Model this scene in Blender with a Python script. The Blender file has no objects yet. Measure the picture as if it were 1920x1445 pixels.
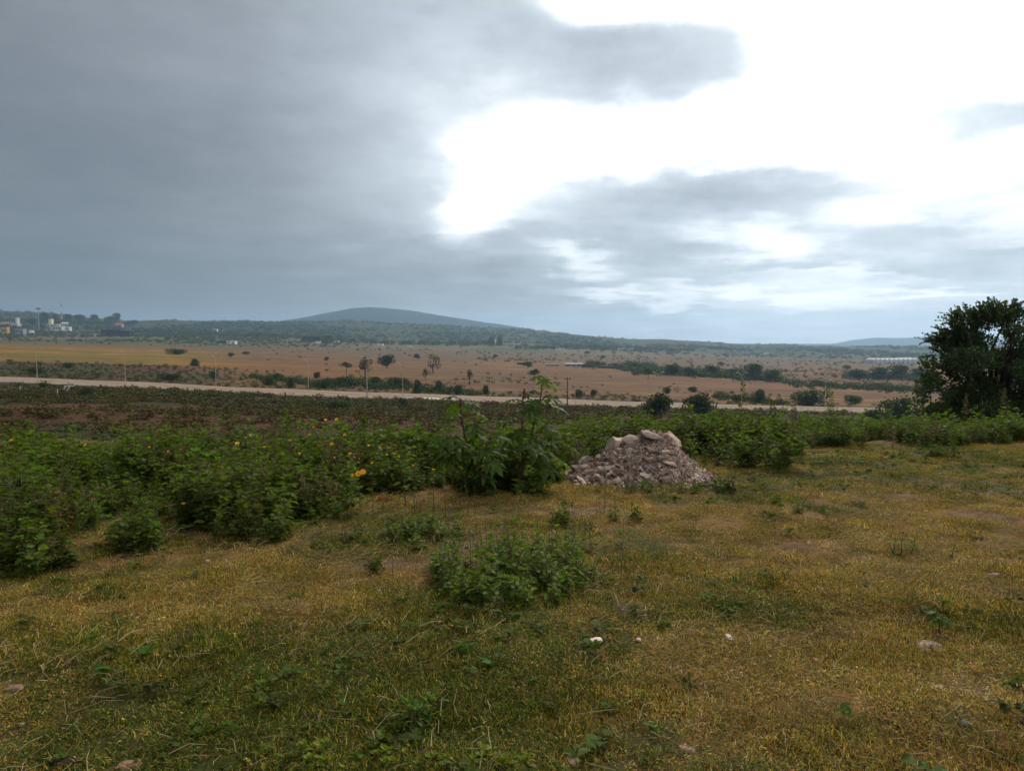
import bpy, bmesh, math, random
import numpy as np
from mathutils import Vector, Matrix, Euler

sc = bpy.context.scene
COL = sc.collection
R = math.radians

# ---------------------------------------------------------------- camera
F, CX, CY = 1450.0, 960.0, 722.5
PITCH = math.atan((722.5 - 645.0) / F)
cam_d = bpy.data.cameras.new('camera'); cam = bpy.data.objects.new('camera', cam_d); COL.objects.link(cam)
cam_d.sensor_width = 36.0; cam_d.lens = F / 1920 * 36.0
cam_d.clip_start = 0.05; cam_d.clip_end = 60000
cam.location = (0, 0, 0); cam.rotation_euler = (R(90) - PITCH, 0, 0)
sc.camera = cam

def slopes(px, py):
    """x/y and z/y of the ray through a pixel of the photograph"""
    v = (py - CY) / F; h = (px - CX) / F
    cp, sp = math.cos(PITCH), math.sin(PITCH)
    fy = cp - v * sp; fz = -sp - v * cp
    return h / fy, fz / fy

# ---------------------------------------------------------------- light
SUN_AZ, SUN_EL = R(20), R(40)
sc.view_settings.view_transform = 'Standard'; sc.view_settings.look = 'None'
sc.view_settings.exposure = 0.42; sc.view_settings.gamma = 1.0; sc.view_settings.use_curve_mapping = False
sun_d = bpy.data.lights.new('sun', 'SUN'); sun = bpy.data.objects.new('sun', sun_d); COL.objects.link(sun)
sun_d.energy = 2.3; sun_d.angle = R(10); sun_d.color = (1.0, 0.89, 0.72)
sdir = Vector((math.sin(SUN_AZ) * math.cos(SUN_EL), math.cos(SUN_AZ) * math.cos(SUN_EL), math.sin(SUN_EL)))
sun.rotation_euler = sdir.to_track_quat('Z', 'Y').to_euler()
sun.location = (0, 0, 50)

world = bpy.data.worlds.new('World'); sc.world = world; world.use_nodes = True

def build_world():
    nt = world.node_tree; nt.nodes.clear(); N = nt.nodes.new; L = nt.links.new
    def link(v, sock):
        if isinstance(v, (int, float)): sock.default_value = v
        elif isinstance(v, (tuple, list)): sock.default_value = v
        else: L(v, sock)
    def M(op, a, b=0.0, c=None, clamp=False):
        n = N('ShaderNodeMath'); n.operation = op; n.use_clamp = clamp
        link(a, n.inputs[0]); link(b, n.inputs[1])
        if c is not None: link(c, n.inputs[2])
        return n.outputs[0]
    def V(op, a, b=None):
        n = N('ShaderNodeVectorMath'); n.operation = op; link(a, n.inputs[0])
        if b is not None: link(b, n.inputs[1])
        return n.outputs['Value'] if op == 'LENGTH' else n.outputs[0]
    def noise(vec, scale, detail=3, rough=0.5):
        n = N('ShaderNodeTexNoise'); L(vec, n.inputs['Vector'])
        n.inputs['Scale'].default_value = scale; n.inputs['Detail'].default_value = detail; n.inputs['Roughness'].default_value = rough
        return n
    def MR(v, a, b, c, d, smooth=True):
        n = N('ShaderNodeMapRange'); n.interpolation_type = 'SMOOTHSTEP' if smooth else 'LINEAR'
        link(v, n.inputs[0]); n.inputs[1].default_value = a; n.inputs[2].default_value = b
        n.inputs[3].default_value = c; n.inputs[4].default_value = d
        return n.outputs[0]
    tc = N('ShaderNodeTexCoord'); D = V('NORMALIZE', tc.outputs['Generated'])
    sep = N('ShaderNodeSeparateXYZ'); L(D, sep.inputs[0])
    az = M('ARCTAN2', sep.outputs[0], sep.outputs[1]); el = M('ARCSINE', sep.outputs[2])
    # texture space of a cloud deck overhead: streaks flatten towards the horizon
    zz = M('ADD', M('MAXIMUM', sep.outputs[2], 0.0), 0.10)
    q = N('ShaderNodeCombineXYZ'); L(M('DIVIDE', sep.outputs[0], zz), q.inputs[0]); L(M('DIVIDE', sep.outputs[1], zz), q.inputs[1])
    Q = q.outputs[0]
    p = N('ShaderNodeCombineXYZ'); L(az, p.inputs[0]); L(el, p.inputs[1])
    P = p.outputs[0]
    def warp(base, vec, scale, amt, detail):
        n = noise(vec, scale, detail, 0.55)
        c = V('SUBTRACT', n.outputs['Color'], (0.5, 0.5, 0.5))
        s = V('MULTIPLY', c, (amt, amt * 0.7, 0.0))
        return V('ADD', base, s)
    P1 = warp(P, Q, 0.9, 0.11, 2); P1 = warp(P1, Q, 2.6, 0.07, 4)
    P2 = warp(P1, D, 14.0, 0.045, 4)
    def blob(px, py, rx, ry, rot, amt, edge):
        h, z = slopes(px, py)
        a = math.atan(h); e = math.atan(z * math.cos(a))
        d = V('SUBTRACT', P2, (a, e, 0.0))
        if rot:
            n = N('ShaderNodeVectorRotate'); n.rotation_type = 'Z_AXIS'; L(d, n.inputs['Vector'])
            n.inputs['Angle'].default_value = R(rot); d = n.outputs[0]
        d = V('MULTIPLY', d, (F / rx, F / ry, 0.0))
        return MR(V('LENGTH', d), 1.0 + edge * 1.25, max(0.0, 1.0 - edge * 1.1), 0.0, amt)
    # broad brightness: dark bank to the left, brighter to the right
    base = MR(az, -0.55, 0.44, 0.21, 0.96)
    base = M('ADD', base, MR(el, 0.0, 0.45, -0.03, 0.08))
    n1 = noise(Q, 0.55, 5, 0.55); n2 = noise(Q, 1.7, 6, 0.62)
    tex = M('ADD', M('MULTIPLY', M('SUBTRACT', n1.outputs[0], 0.5), 0.42), M('MULTIPLY', M('SUBTRACT', n2.outputs[0], 0.5), 0.52))
    tex = M('MULTIPLY', tex, MR(az, -0.5, 0.3, 0.55, 1.25))
    n3 = noise(V('ADD', D, (3.1, 1.7, 0.4)), 7.0, 5, 0.6); n4 = noise(V('MULTIPLY', D, (1.0, 1.0, 2.6)), 16.0, 4, 0.6)
    tex = M('ADD', tex, M('ADD', M('MULTIPLY', M('SUBTRACT', n3.outputs[0], 0.5), MR(az, -0.5, 0.3, 0.16, 0.34)), M('MULTIPLY', M('SUBTRACT', n4.outputs[0], 0.5), MR(az, -0.5, 0.3, 0.07, 0.26))))
    tot = M('ADD', base, tex)
    op = None
    for b in OPENINGS:
        v = blob(*b); op = v if op is None else M('ADD', op, v)
    op = M('MINIMUM', op, 1.2)
    for b in CLOUDS: op = M('MULTIPLY', op, M('SUBTRACT', 1.0, blob(*b)))
    tot = M('ADD', tot, op)
    for b in TONES: tot = M('ADD', tot, blob(*b))
    # behind and above the frame the deck is broken the same way
    nb = noise(Q, 0.8, 4, 0.5)
    brk = MR(nb.outputs[0], 0.50, 0.66, 0.0, 0.55)
    out = M('MAXIMUM', MR(M('ABSOLUTE', az), 0.70, 1.1, 0.0, 1.0), MR(el, 0.50, 0.75, 0.0, 1.0))
    tot = M('ADD', tot, M('MULTIPLY', brk, out))
    tot = M('MULTIPLY', tot, 0.5, clamp=True)
    ramp = N('ShaderNodeValToRGB'); cr = ramp.color_ramp
    cr.elements[0].position = 0.0; cr.elements[0].color = (0.095, 0.112, 0.128, 1)
    cr.elements[1].position = 0.9; cr.elements[1].color = (1.5, 1.5, 1.5, 1)
    for pos, c in ((0.10, (0.155, 0.167, 0.182)), (0.20, (0.245, 0.262, 0.286)), (0.30, (0.365, 0.40, 0.435)), (0.42, (0.54, 0.59, 0.63)), (0.56, (0.88, 0.91, 0.94))):
        e = cr.elements.new(pos); e.color = (*c, 1)
    L(tot, ramp.inputs[0])
    sky = N('ShaderNodeTexSky'); sky.sky_type = 'NISHITA'; sky.sun_disc = False
    sky.sun_elevation = SUN_EL; sky.sun_rotation = SUN_AZ
    b1 = N('ShaderNodeBackground'); L(sky.outputs[0], b1.inputs[0]); b1.inputs[1].default_value = 0.06
    b2 = N('ShaderNodeBackground'); L(ramp.outputs[0], b2.inputs[0]); b2.inputs[1].default_value = 1.0
    mx = N('ShaderNodeMixShader'); mx.inputs[0].default_value = 0.9
    L(b1.outputs[0], mx.inputs[1]); L(b2.outputs[0], mx.inputs[2])
    o = N('ShaderNodeOutputWorld'); L(mx.outputs[0], o.inputs[0])

# cloud bank and openings: centre and radii given as seen in the photograph, kept as directions in the sky
OPENINGS = [
    (885, 345, 66, 84, 0, 0.8, 0.62), (970, 285, 115, 92, 20, 0.9, 0.5), (1090, 262, 130, 62, 8, 0.9, 0.5),
    (1260, 225, 150, 52, 8, 1.0, 0.4), (1480, 165, 200, 95, 0, 1.0, 0.4), (1600, 90, 330, 150, 0, 1.0, 0.3),
    (1230, -15, 180, 50, -6, 1.0, 0.35), (1480, -60, 280, 120, 0, 1.0, 0.4), (1880, 60, 200, 130, 0, 1.0, 0.5),
    (1700, 225, 200, 50, 0, 0.5, 0.5), (1850, 275, 130, 40, 0, 0.3, 0.6),
    (1725, 362, 105, 34, 0, 0.45, 0.6), (1460, 440, 62, 30, 0, 0.42, 0.6), (1300, 452, 60, 16, 5, 0.25, 0.7),
    (1085, 490, 62, 15, 8, 0.45, 0.7), (1180, 562, 120, 13, 6, 0.5, 0.7), (1440, 545, 190, 15, 4, 0.42, 0.7),
    (1770, 551, 80, 8, 2, 0.35, 0.7), (1905, 330, 60, 26, 0, 0.25, 0.6), (1560, 512, 130, 10, 3, 0.25, 0.7), (1900, 400, 70, 22, -10, 0.35, 0.6),
]
CLOUDS = [
    (815, 205, 95, 62, 30, 0.95, 0.5), (800, 300, 34, 60, 12, 0.7, 0.7), (1010, 160, 120, 34, 4, 0.9, 0.5),
    (1130, 112, 250, 66, 4, 0.95, 0.40), (1310, 112, 74, 62, 0, 0.92, 0.45), (920, 135, 240, 92, 8, 0.92, 0.45),
    (1885, 205, 120, 42, 8, 0.95, 0.6), (1390, 5, 50, 22, 0, 0.4, 0.6), (1140, 360, 170, 34, -8, 0.7, 0.6),
]
TONES = [
    (830, 270, 230, 170, 25, 0.20, 0.9), (640, 60, 330, 140, 0, 0.06, 0.9), (1500, 610, 420, 60, 0, 0.16, 0.9),
    (1150, 90, 260, 80, 0, -0.20, 0.8), (860, 320, 120, 150, 20, 0.16, 1.0), (1880, 200, 130, 50, 0, -0.04, 0.8), (1650, 320, 260, 50, 0, -0.12, 0.8), (1800, 470, 200, 60, 0, -0.08, 0.8), (1210, 370, 190, 44, 4, -0.12, 0.6), (1430, 330, 170, 44, 0, -0.12, 0.7), (950, 480, 240, 60, 0, -0.14, 0.6),
    (1020, 560, 220, 34, 4, -0.14, 0.6), (1250, 600, 420, 26, 0, -0.03, 0.7), (1340, 490, 240, 20, 3, -0.08, 0.7),
    (300, 555, 620, 75, 0, -0.13, 0.9), (60, 420, 200, 200, 0, -0.06, 0.8), (450, 330, 300, 110, -10, -0.03, 0.9),
    (200, 60, 400, 150, 0, -0.05, 0.9), (1680, 470, 200, 30, 0, -0.05, 0.7),
]
build_world()

# ---------------------------------------------------------------- small tools
rs = np.random.RandomState(11)
random.seed(5)

def _hash(ix, iy, seed):
    n = (ix.astype(np.int64) * 374761393 + iy.astype(np.int64) * 668265263 + seed * 1442695041) & 0xffffffff
    n = ((n ^ (n >> 13)) * 1274126177) & 0xffffffff
    n = n ^ (n >> 16)
    return (n & 0xffffff) / float(0xffffff)

def vnoise(x, y, seed=0):
    x = np.asarray(x, float); y = np.asarray(y, float)
    ix = np.floor(x); iy = np.floor(y); fx = x - ix; fy = y - iy
    fx = fx * fx * (3 - 2 * fx); fy = fy * fy * (3 - 2 * fy)
    a = _hash(ix, iy, seed); b = _hash(ix + 1, iy, seed); c = _hash(ix, iy + 1, seed); d = _hash(ix + 1, iy + 1, seed)
    return (a * (1 - fx) + b * fx) * (1 - fy) + (c * (1 - fx) + d * fx) * fy

def fbm(x, y, seed=0, oct=4):
    s = 0; a = 0.5; t = 0
    for k in range(oct):
        s = s + a * vnoise(x * 2 ** k, y * 2 ** k, seed + k * 17); t += a; a *= 0.5
    return s / t

def mesh_from(name, verts, faces, mats=(), mat_idx=None, smooth=False, colors=None):
    """verts (n,3); faces: (m,k) array or list of lists; colors: per-vertex rgb written to the attribute 'tint'"""
    me = bpy.data.meshes.new(name)
    verts = np.asarray(verts, np.float32)
    if isinstance(faces, np.ndarray):
        me.vertices.add(len(verts)); me.vertices.foreach_set('co', verts.ravel())
        k = faces.shape[1]; m = len(faces)
        me.loops.add(m * k); me.loops.foreach_set('vertex_index', faces.astype(np.int32).ravel())
        me.polygons.add(m); me.polygons.foreach_set('loop_start', np.arange(0, m * k, k, dtype=np.int32))
        me.update(calc_edges=True)
    else:
        me.from_pydata([tuple(v) for v in verts], [], faces); me.update()
    if mat_idx is not None: me.polygons.foreach_set('material_index', np.asarray(mat_idx, np.int32))
    if smooth: me.polygons.foreach_set('use_smooth', np.ones(len(me.polygons), bool))
    if colors is not None:
        at = me.color_attributes.new('tint', 'FLOAT_COLOR', 'POINT')
        c = np.ones((len(verts), 4), np.float32); c[:, :3] = colors
        at.data.foreach_set('color', c.ravel())
    for m in mats: me.materials.append(m)
    me.validate()
    return me

class MB:
    """collects polygons of any size into one mesh, with a material slot and a tint per piece"""
    def __init__(s): s.v = []; s.f = []; s.m = []; s.c = []; s.n = 0
    def add(s, V, Fc, mi=0, col=(1, 1, 1)):
        V = np.asarray(V, float); s.v.append(V)
        s.f += [[i + s.n for i in f] for f in Fc]; s.m += [mi] * len(Fc)
        s.c.append(np.tile(np.asarray(col, float), (len(V), 1)) if np.ndim(col) == 1 else np.asarray(col))
        s.n += len(V)
    def box(s, x0, x1, y0, y1, z0, z1, mi=0, col=(1, 1, 1)):
        V = [(x, y, z) for z in (z0, z1) for y in (y0, y1) for x in (x0, x1)]
        s.add(V, [[0, 2, 3, 1], [4, 5, 7, 6], [0, 1, 5, 4], [2, 6, 7, 3], [0, 4, 6, 2], [1, 3, 7, 5]], mi, col)
    def tube(s, pts, rad, n=5, mi=0, col=(1, 1, 1)):
        pts = [np.asarray(p, float) for p in pts]
        if np.ndim(rad) == 0: rad = [rad] * len(pts)
        V = []; Fc = []
        for i, p in enumerate(pts):
            d = pts[min(i + 1, len(pts) - 1)] - pts[max(i - 1, 0)]; d = d / (np.linalg.norm(d) + 1e-9)
            a = np.cross(d, (0.0, 0.0, 1.0) if abs(d[2]) < 0.9 else (1.0, 0, 0)); a /= np.linalg.norm(a); b = np.cross(d, a)
            for k in range(n):
                t = 2 * math.pi * k / n; V.append(p + rad[i] * (a * math.cos(t) + b * math.sin(t)))
        for i in range(len(pts) - 1):
            for k in range(n):
                k2 = (k + 1) % n; Fc.append([i * n + k, i * n + k2, (i + 1) * n + k2, (i + 1) * n + k])
        Fc.append(list(range(n))[::-1]); Fc.append([(len(pts) - 1) * n + k for k in range(n)])
        s.add(V, Fc, mi, col)
    def mesh(s, name, mats=(), smooth=False, tint=True):
        return mesh_from(name, np.concatenate(s.v) if s.v else np.zeros((0, 3)), s.f, mats, s.m, smooth, np.concatenate(s.c) if tint and s.v else None)

def obj(name, me, parent=None, loc=None, rot=None, scl=None, **props):
    o = bpy.data.objects.new(name, me); COL.objects.link(o)
    if parent is not None: o.parent = parent
    if loc is not None: o.location = loc
    if rot is not None: o.rotation_euler = rot
    if scl is not None: o.scale = scl if np.ndim(scl) else (scl,) * 3
    for k, v in props.items(): o[k] = v
    return o

def thing(name, label, category, loc=(0, 0, 0), rotz=0.0, group=None, scl=None, me=None):
    o = obj(name, me, None, loc, (0, 0, rotz), scl, label=label, category=category)
    if group: o['group'] = group
    return o

# ---------------------------------------------------------------- materials
def mat(name, color=(0.5, 0.5, 0.5), rough=0.8, spec=0.3, tint=False, vary=0.0, vscale=4.0, bump=0.0, bscale=20.0, trans=0.0, trans_col=None, inst=0.0, metal=0.0, hue=0.0):
    m = bpy.data.materials.new(name); m.use_nodes = True; nt = m.node_tree; nt.nodes.clear(); N = nt.nodes.new; L = nt.links.new
    out = N('ShaderNodeOutputMaterial'); bs = N('ShaderNodeBsdfPrincipled')
    bs.inputs['Roughness'].default_value = rough; bs.inputs['Specular IOR Level'].default_value = spec; bs.inputs['Metallic'].default_value = metal
    rgb = N('ShaderNodeRGB'); rgb.outputs[0].default_value = (*color, 1); c = rgb.outputs[0]
    def mul(a, b):
        n = N('ShaderNodeMix'); n.data_type = 'RGBA'; n.blend_type = 'MULTIPLY'; n.inputs[0].default_value = 1.0
        L(a, n.inputs[6]); L(b, n.inputs[7]); return n.outputs[2]
    def val_to_range(src, lo, hi):
        n = N('ShaderNodeMapRange'); L(src, n.inputs[0]); n.inputs[3].default_value = lo; n.inputs[4].default_value = hi; return n.outputs[0]
    if tint:
        a = N('ShaderNodeAttribute'); a.attribute_name = 'tint'; c = mul(c, a.outputs['Color'])
    geo = N('ShaderNodeNewGeometry')
    if vary:
        n = N('ShaderNodeTexNoise'); L(geo.outputs['Position'], n.inputs['Vector']); n.inputs['Scale'].default_value = vscale; n.inputs['Detail'].default_value = 4
        mr = N('ShaderNodeMapRange'); L(n.outputs[0], mr.inputs[0]); mr.inputs[1].default_value = 0.3; mr.inputs[2].default_value = 0.7
        mr.inputs[3].default_value = 1 - vary; mr.inputs[4].default_value = 1 + vary
        c = mul(c, mr.outputs[0])
    if inst or hue:
        oi = N('ShaderNodeObjectInfo')
        hs = N('ShaderNodeHueSaturation'); L(c, hs.inputs['Color'])
        L(val_to_range(oi.outputs['Random'], 1 - inst, 1 + inst), hs.inputs['Value'])
        L(val_to_range(oi.outputs['Random'], 0.5 - hue, 0.5 + hue), hs.inputs['Hue']); c = hs.outputs[0]
    L(c, bs.inputs['Base Color'])
    if bump:
        n = N('ShaderNodeTexNoise'); L(geo.outputs['Position'], n.inputs['Vector']); n.inputs['Scale'].default_value = bscale; n.inputs['Detail'].default_value = 5
        b = N('ShaderNodeBump'); b.inputs['Strength'].default_value = bump; b.inputs['Distance'].default_value = 0.6 / bscale
        L(n.outputs[0], b.inputs['Height']); L(b.outputs[0], bs.inputs['Normal'])
    sh = bs.outputs[0]
    if trans:
        t = N('ShaderNodeBsdfTranslucent')
        g = N('ShaderNodeMix'); g.data_type = 'RGBA'; g.blend_type = 'MULTIPLY'; g.inputs[0].default_value = 1.0
        L(c, g.inputs[6]); g.inputs[7].default_value = (*(trans_col or (1.5, 1.7, 0.5)), 1); L(g.outputs[2], t.inputs[0])
        mx = N('ShaderNodeMixShader'); mx.inputs[0].default_value = trans; L(sh, mx.inputs[1]); L(t.outputs[0], mx.inputs[2]); sh = mx.outputs[0]
    L(sh, out.inputs[0])
    return m

M_WEED = mat('weed_leaf', (0.066, 0.094, 0.016), 0.65, 0.10, tint=True, trans=0.42, inst=0.42, hue=0.025)
M_WEED_L = mat('pale_weed_leaf', (0.082, 0.125, 0.016), 0.6, 0.15, tint=True, trans=0.42)
M_LIME = mat('lime_weed_leaf', (0.12, 0.14, 0.015), 0.6, 0.15, tint=True, trans=0.35)
M_STEM = mat('weed_stem', (0.09, 0.085, 0.035), 0.7, 0.3, tint=True)
M_DRYSTEM = mat('dry_stem', (0.15, 0.10, 0.055), 0.8, 0.2, tint=True)
M_PETAL = mat('petal', (0.75, 0.36, 0.02), 0.6, 0.2, trans=0.3, trans_col=(1.2, 0.9, 0.3))
M_CASTOR = mat('castor_leaf', (0.058, 0.100, 0.010), 0.55, 0.15, tint=True, trans=0.42)
M_CASTOR_STEM = mat('castor_stem', (0.10, 0.045, 0.03), 0.55, 0.4)
M_SEED = mat('seed_head', (0.10, 0.03, 0.02), 0.8, 0.2)
M_GRASS = mat('grass_blade', (1, 1, 1), 0.75, 0.12, tint=True, trans=0.32, trans_col=(1.3, 1.3, 0.6), inst=0.48)
M_TREE = mat('tree_leaf', (0.044, 0.072, 0.017), 0.55, 0.35, tint=True, trans=0.22, inst=0.2, hue=0.015)
M_FAR = mat('scrub_leaf', (0.040, 0.060, 0.018), 0.8, 0.15, tint=True, trans=0.15, inst=0.3, hue=0.02)
M_BARK = mat('bark', (0.05, 0.038, 0.028), 0.9, 0.2, vary=0.3, vscale=6)
M_LAND = mat('land', (1, 1, 1), 0.95, 0.08, tint=True, vary=0.28, vscale=0.05, bump=0.5, bscale=1.2)
M_MEADOW = mat('meadow_soil', (1, 1, 1), 0.95, 0.1, tint=True, vary=0.35, vscale=9, bump=0.9, bscale=30)
M_HILL = mat('hillside', (1, 1, 1), 0.95, 0.05, tint=True, vary=0.3, vscale=0.012)
M_ROCK = mat('rubble_stone', (0.275, 0.215, 0.175), 0.92, 0.2, tint=True, vary=0.28, vscale=14, bump=0.7, bscale=45)
M_DIRT = mat('rubble_dirt', (0.165, 0.110, 0.084), 0.97, 0.1, vary=0.35, vscale=18, bump=1.0, bscale=60)
M_ROAD = mat('concrete_road', (0.22, 0.155, 0.105), 0.9, 0.2, vary=0.15, vscale=0.12)
M_KERB = mat('kerb_concrete', (0.48, 0.39, 0.29), 0.85, 0.2, vary=0.1, vscale=0.3)
M_MEDIAN = mat('median_dirt', (0.22, 0.14, 0.09), 0.95, 0.1, vary=0.3, vscale=0.3)
M_POLE = mat('galvanised_pole', (0.36, 0.31, 0.26), 0.6, 0.4, vary=0.1)
M_POLE_D = mat('dark_pole', (0.07, 0.06, 0.05), 0.8, 0.2)
M_LAMP = mat('lamp_housing', (0.42, 0.38, 0.33), 0.5, 0.4)
M_WHITE = mat('white_paint', (0.62, 0.61, 0.58), 0.7, 0.3)
M_CREAM = mat('cream_paint', (0.62, 0.58, 0.36), 0.8, 0.2)
M_OCHRE = mat('ochre_paint', (0.52, 0.30, 0.09), 0.8, 0.2)
M_LILAC = mat('grey_lilac_paint', (0.30, 0.28, 0.36), 0.8, 0.2)
M_PINK = mat('pink_paint', (0.62, 0.32, 0.30), 0.8, 0.2)
M_GREY = mat('grey_block', (0.28, 0.27, 0.27), 0.9, 0.2, vary=0.15)
M_DARK = mat('dark_opening', (0.02, 0.022, 0.026), 0.4, 0.4)
M_NET = mat('dark_shade_net', (0.028, 0.032, 0.045), 0.9, 0.1)
M_TILE = mat('red_roof', (0.30, 0.15, 0.11), 0.9, 0.1)
M_RED = mat('red_paint', (0.45, 0.08, 0.05), 0.6, 0.3)
M_PLASTIC = mat('greenhouse_film', (0.52, 0.54, 0.56), 0.5, 0.4)
M_DUNG = mat('dung', (0.045, 0.03, 0.02), 0.95, 0.1, bump=0.8, bscale=50)
M_YSTALK = mat('yellow_stalk', (0.50, 0.33, 0.03), 0.7, 0.2)
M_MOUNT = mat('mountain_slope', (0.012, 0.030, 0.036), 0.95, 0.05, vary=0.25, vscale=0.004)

# ---------------------------------------------------------------- terrain
UCOL = np.array([slopes(p, 722)[0] for p in (0, 240, 480, 720, 960, 1200, 1440, 1680, 1920)])
DEP = [17, 30, 60, 100, 180, 262, 300, 420, 620, 900, 1400, 2000, 3000, 4300, 6000, 9000, 14000]
ROWS = [  # image rows at which the land at each distance is seen, for the columns above
    None,
    [850, 853, 857, 860, 862, 864, 866, 866, 866],
    [812, 816, 822, 828, 832, 836, 840, 841, 842],
    [775, 780, 788, 796, 802, 806, 812, 813, 814],
    [742, 748, 757, 768, 777, 786, 794, 796, 797],
    [717, 727, 740, 749, 757, 765, 771, 776, 780],
    [708, 717, 729, 738, 746, 755, 762, 767, 771],
    [690, 697, 706, 716, 722, 732, 740, 746, 750],
    [675, 681, 689, 698, 704, 713, 722, 728, 731],
    [660, 666, 673, 681, 688, 696, 704, 709, 712],
    [645, 650, 657, 665, 672, 680, 687, 691, 693],
    [634, 638, 645, 652, 659, 667, 673, 677, 679],
    [620, 624, 628, 634, 642, 654, 661, 665, 666],
    [584, 601, 602, 607, 617, 636, 650, 652, 654],
    [600, 606, 608, 612, 622, 640, 652, 655, 656],
    [640, 640, 640, 640, 640, 645, 650, 650, 650],
    [645, 645, 645, 645, 645, 645, 645, 645, 645]]
TAB = np.zeros((len(DEP), 9))
for i, d in enumerate(DEP):
    for j in range(9):
        TAB[i, j] = (-1.6 - 0.03 * d) / d if ROWS[i] is None else slopes(960, ROWS[i][j])[1]
ZT = TAB * np.array(DEP)[:, None]
LD = np.log(np.array(DEP, float))

def _interp_depth(lx, tab):  # smooth (Catmull) in log distance
    k = np.clip(np.searchsorted(LD, lx) - 1, 0, len(LD) - 2)
    t = np.clip((lx - LD[k]) / (LD[k + 1] - LD[k]), 0, 1)
    return k, t

def polar(x, y):
    az = np.arctan2(x, y); aa = np.abs(az); lim = math.atan(0.75)
    r = np.hypot(x, y)
    front = aa <= lim
    s = np.where(front, y, r * math.cos(lim))
    u = np.where(front, x / np.maximum(y, 1e-6), np.sign(x) * 0.75 * (1 - (aa - lim) / (math.pi - lim)))
    return u, np.maximum(s, 0.01)

def H(x, y, bumps=True):
    x = np.asarray(x, float); y = np.asarray(y, float)
    u, s = polar(x, y)
    uc = np.clip(u, UCOL[0], UCOL[-1])
    j = np.clip(np.searchsorted(UCOL, uc) - 1, 0, 7); tu = (uc - UCOL[j]) / (UCOL[j + 1] - UCOL[j]); tu = tu * tu * (3 - 2 * tu) * 0.5 + tu * 0.5
    k, t = _interp_depth(np.log(s), ZT)
    z = (ZT[k, j] * (1 - t) + ZT[k + 1, j] * t) * (1 - tu) + (ZT[k, j + 1] * (1 - t) + ZT[k + 1, j + 1] * t) * tu
    z = np.where(s < 17, -1.6 - 0.03 * s, z)
    if bumps:
        near = np.clip((26 - s) / 6, 0, 1)
        z = z + near * ((fbm(x * 0.9, y * 0.9, 3, 3) - 0.5) * 0.14 + (fbm(x * 5, y * 5, 8, 2) - 0.5) * 0.035)
        mid = np.clip((s - 24) / 20, 0, 1) * np.clip((235 - s) / 20, 0, 1)
        z = z + mid * (fbm(x * 0.07, y * 0.07, 21, 4) - 0.5) * 2.4
        far = np.clip((s - 330) / 150, 0, 1) * np.clip((2600 - s) / 600, 0, 1)
        z = z + far * (fbm(x * 0.012, y * 0.012, 31, 3) - 0.5) * 2.2
        hill = np.clip((s - 2300) / 700, 0, 1)
        z = z + hill * ((fbm(x * 0.0022, y * 0.0022, 41, 5) - 0.5) * 46 + (vnoise(x * 0.02, y * 0.02, 47) - 0.5) * 7) * np.clip((s - 2300) / 2000, 0.2, 1)
    return z

def ground(x, y): return float(H(np.array([x]), np.array([y]))[0])

_S = np.exp(np.linspace(math.log(1.5), math.log(5600), 3000))
def at(px, py, smin=1.5, smax=9e9):
    """the point of the land that is seen at a pixel of the photograph"""
    hx, hz = slopes(px, py)
    S = _S[(_S >= smin) & (_S <= smax)]
    hgt = H(S * hx, S) - S * hz
    i = np.argmax(hgt > 0) if np.any(hgt > 0) else int(np.argmax(hgt / S))
    y = float(S[i]) if i == 0 or hgt[i] <= 0 else float(S[i - 1] + (S[i] - S[i - 1]) * (-hgt[i - 1]) / (hgt[i] - hgt[i - 1] + 1e-9))
    return Vector((y * hx, y, ground(y * hx, y)))
def on(px, depth):
    """the point of the land below a column of the photograph at a given distance"""
    hx = slopes(px, 722)[0]
    return Vector((depth * hx, depth, ground(depth * hx, depth)))

# ---- where the meadow is green, straw-coloured or bare (patches in metres on the ground)
PATCH = []
for px, py, rpx, g in [(930, 1165, 230, .35), (560, 1270, 260, .35), (780, 1330, 170, .35), (1420, 1130, 110, .3), (1150, 1010, 120, .25),
                       (1450, 925, 160, .30), (1620, 900, 140, .1), (1700, 870, 220, .28), (150, 1330, 160, .25), (420, 1400, 260, .3), (600, 1040, 120, .18), (1180, 1150, 90, .2),
                       (1000, 1430, 330, .2), (800, 1010, 100, .3), (380, 1090, 170, -.40), (540, 1130, 160, -.25), (1270, 975, 150, -.40), (1000, 925, 170, -.25),
                       (1660, 960, 220, -.25), (1790, 1040, 160, -.30), (1450, 1330, 260, -.18), (1750, 1250, 260, -.35), (1560, 1250, 120, -.35), (1600, 850, 110, -.30),
                       (760, 930, 110, -.35), (100, 1130, 130, -.12), (1250, 1280, 160, -.12), (180, 1160, 90, -.2), (1850, 980, 120, -.2)]:
    p = at(px, py); PATCH.append((p.x, p.y, rpx / F * p.y, rpx / F * p.y * 1.35, g))
def greenness(x, y):
    g = 0.46 + (fbm(x * 0.7, y * 0.7, 61, 4) - 0.5) * 0.75 + (fbm(x * 3.3, y * 3.3, 71, 4) - 0.5) * 1.15
    for a, b, rx, ry, s in PATCH: g = g + s * 1.05 * np.exp(-((x - a) / rx) ** 2 - ((y - b) / ry) ** 2)
    return np.clip(g, 0, 1)

def mix(a, b, t): t = np.asarray(t)[..., None]; return np.asarray(a) * (1 - t) + np.asarray(b) * t
def sstep(v, a, b): t = np.clip((v - a) / (b - a), 0, 1); return t * t * (3 - 2 * t)

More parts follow.
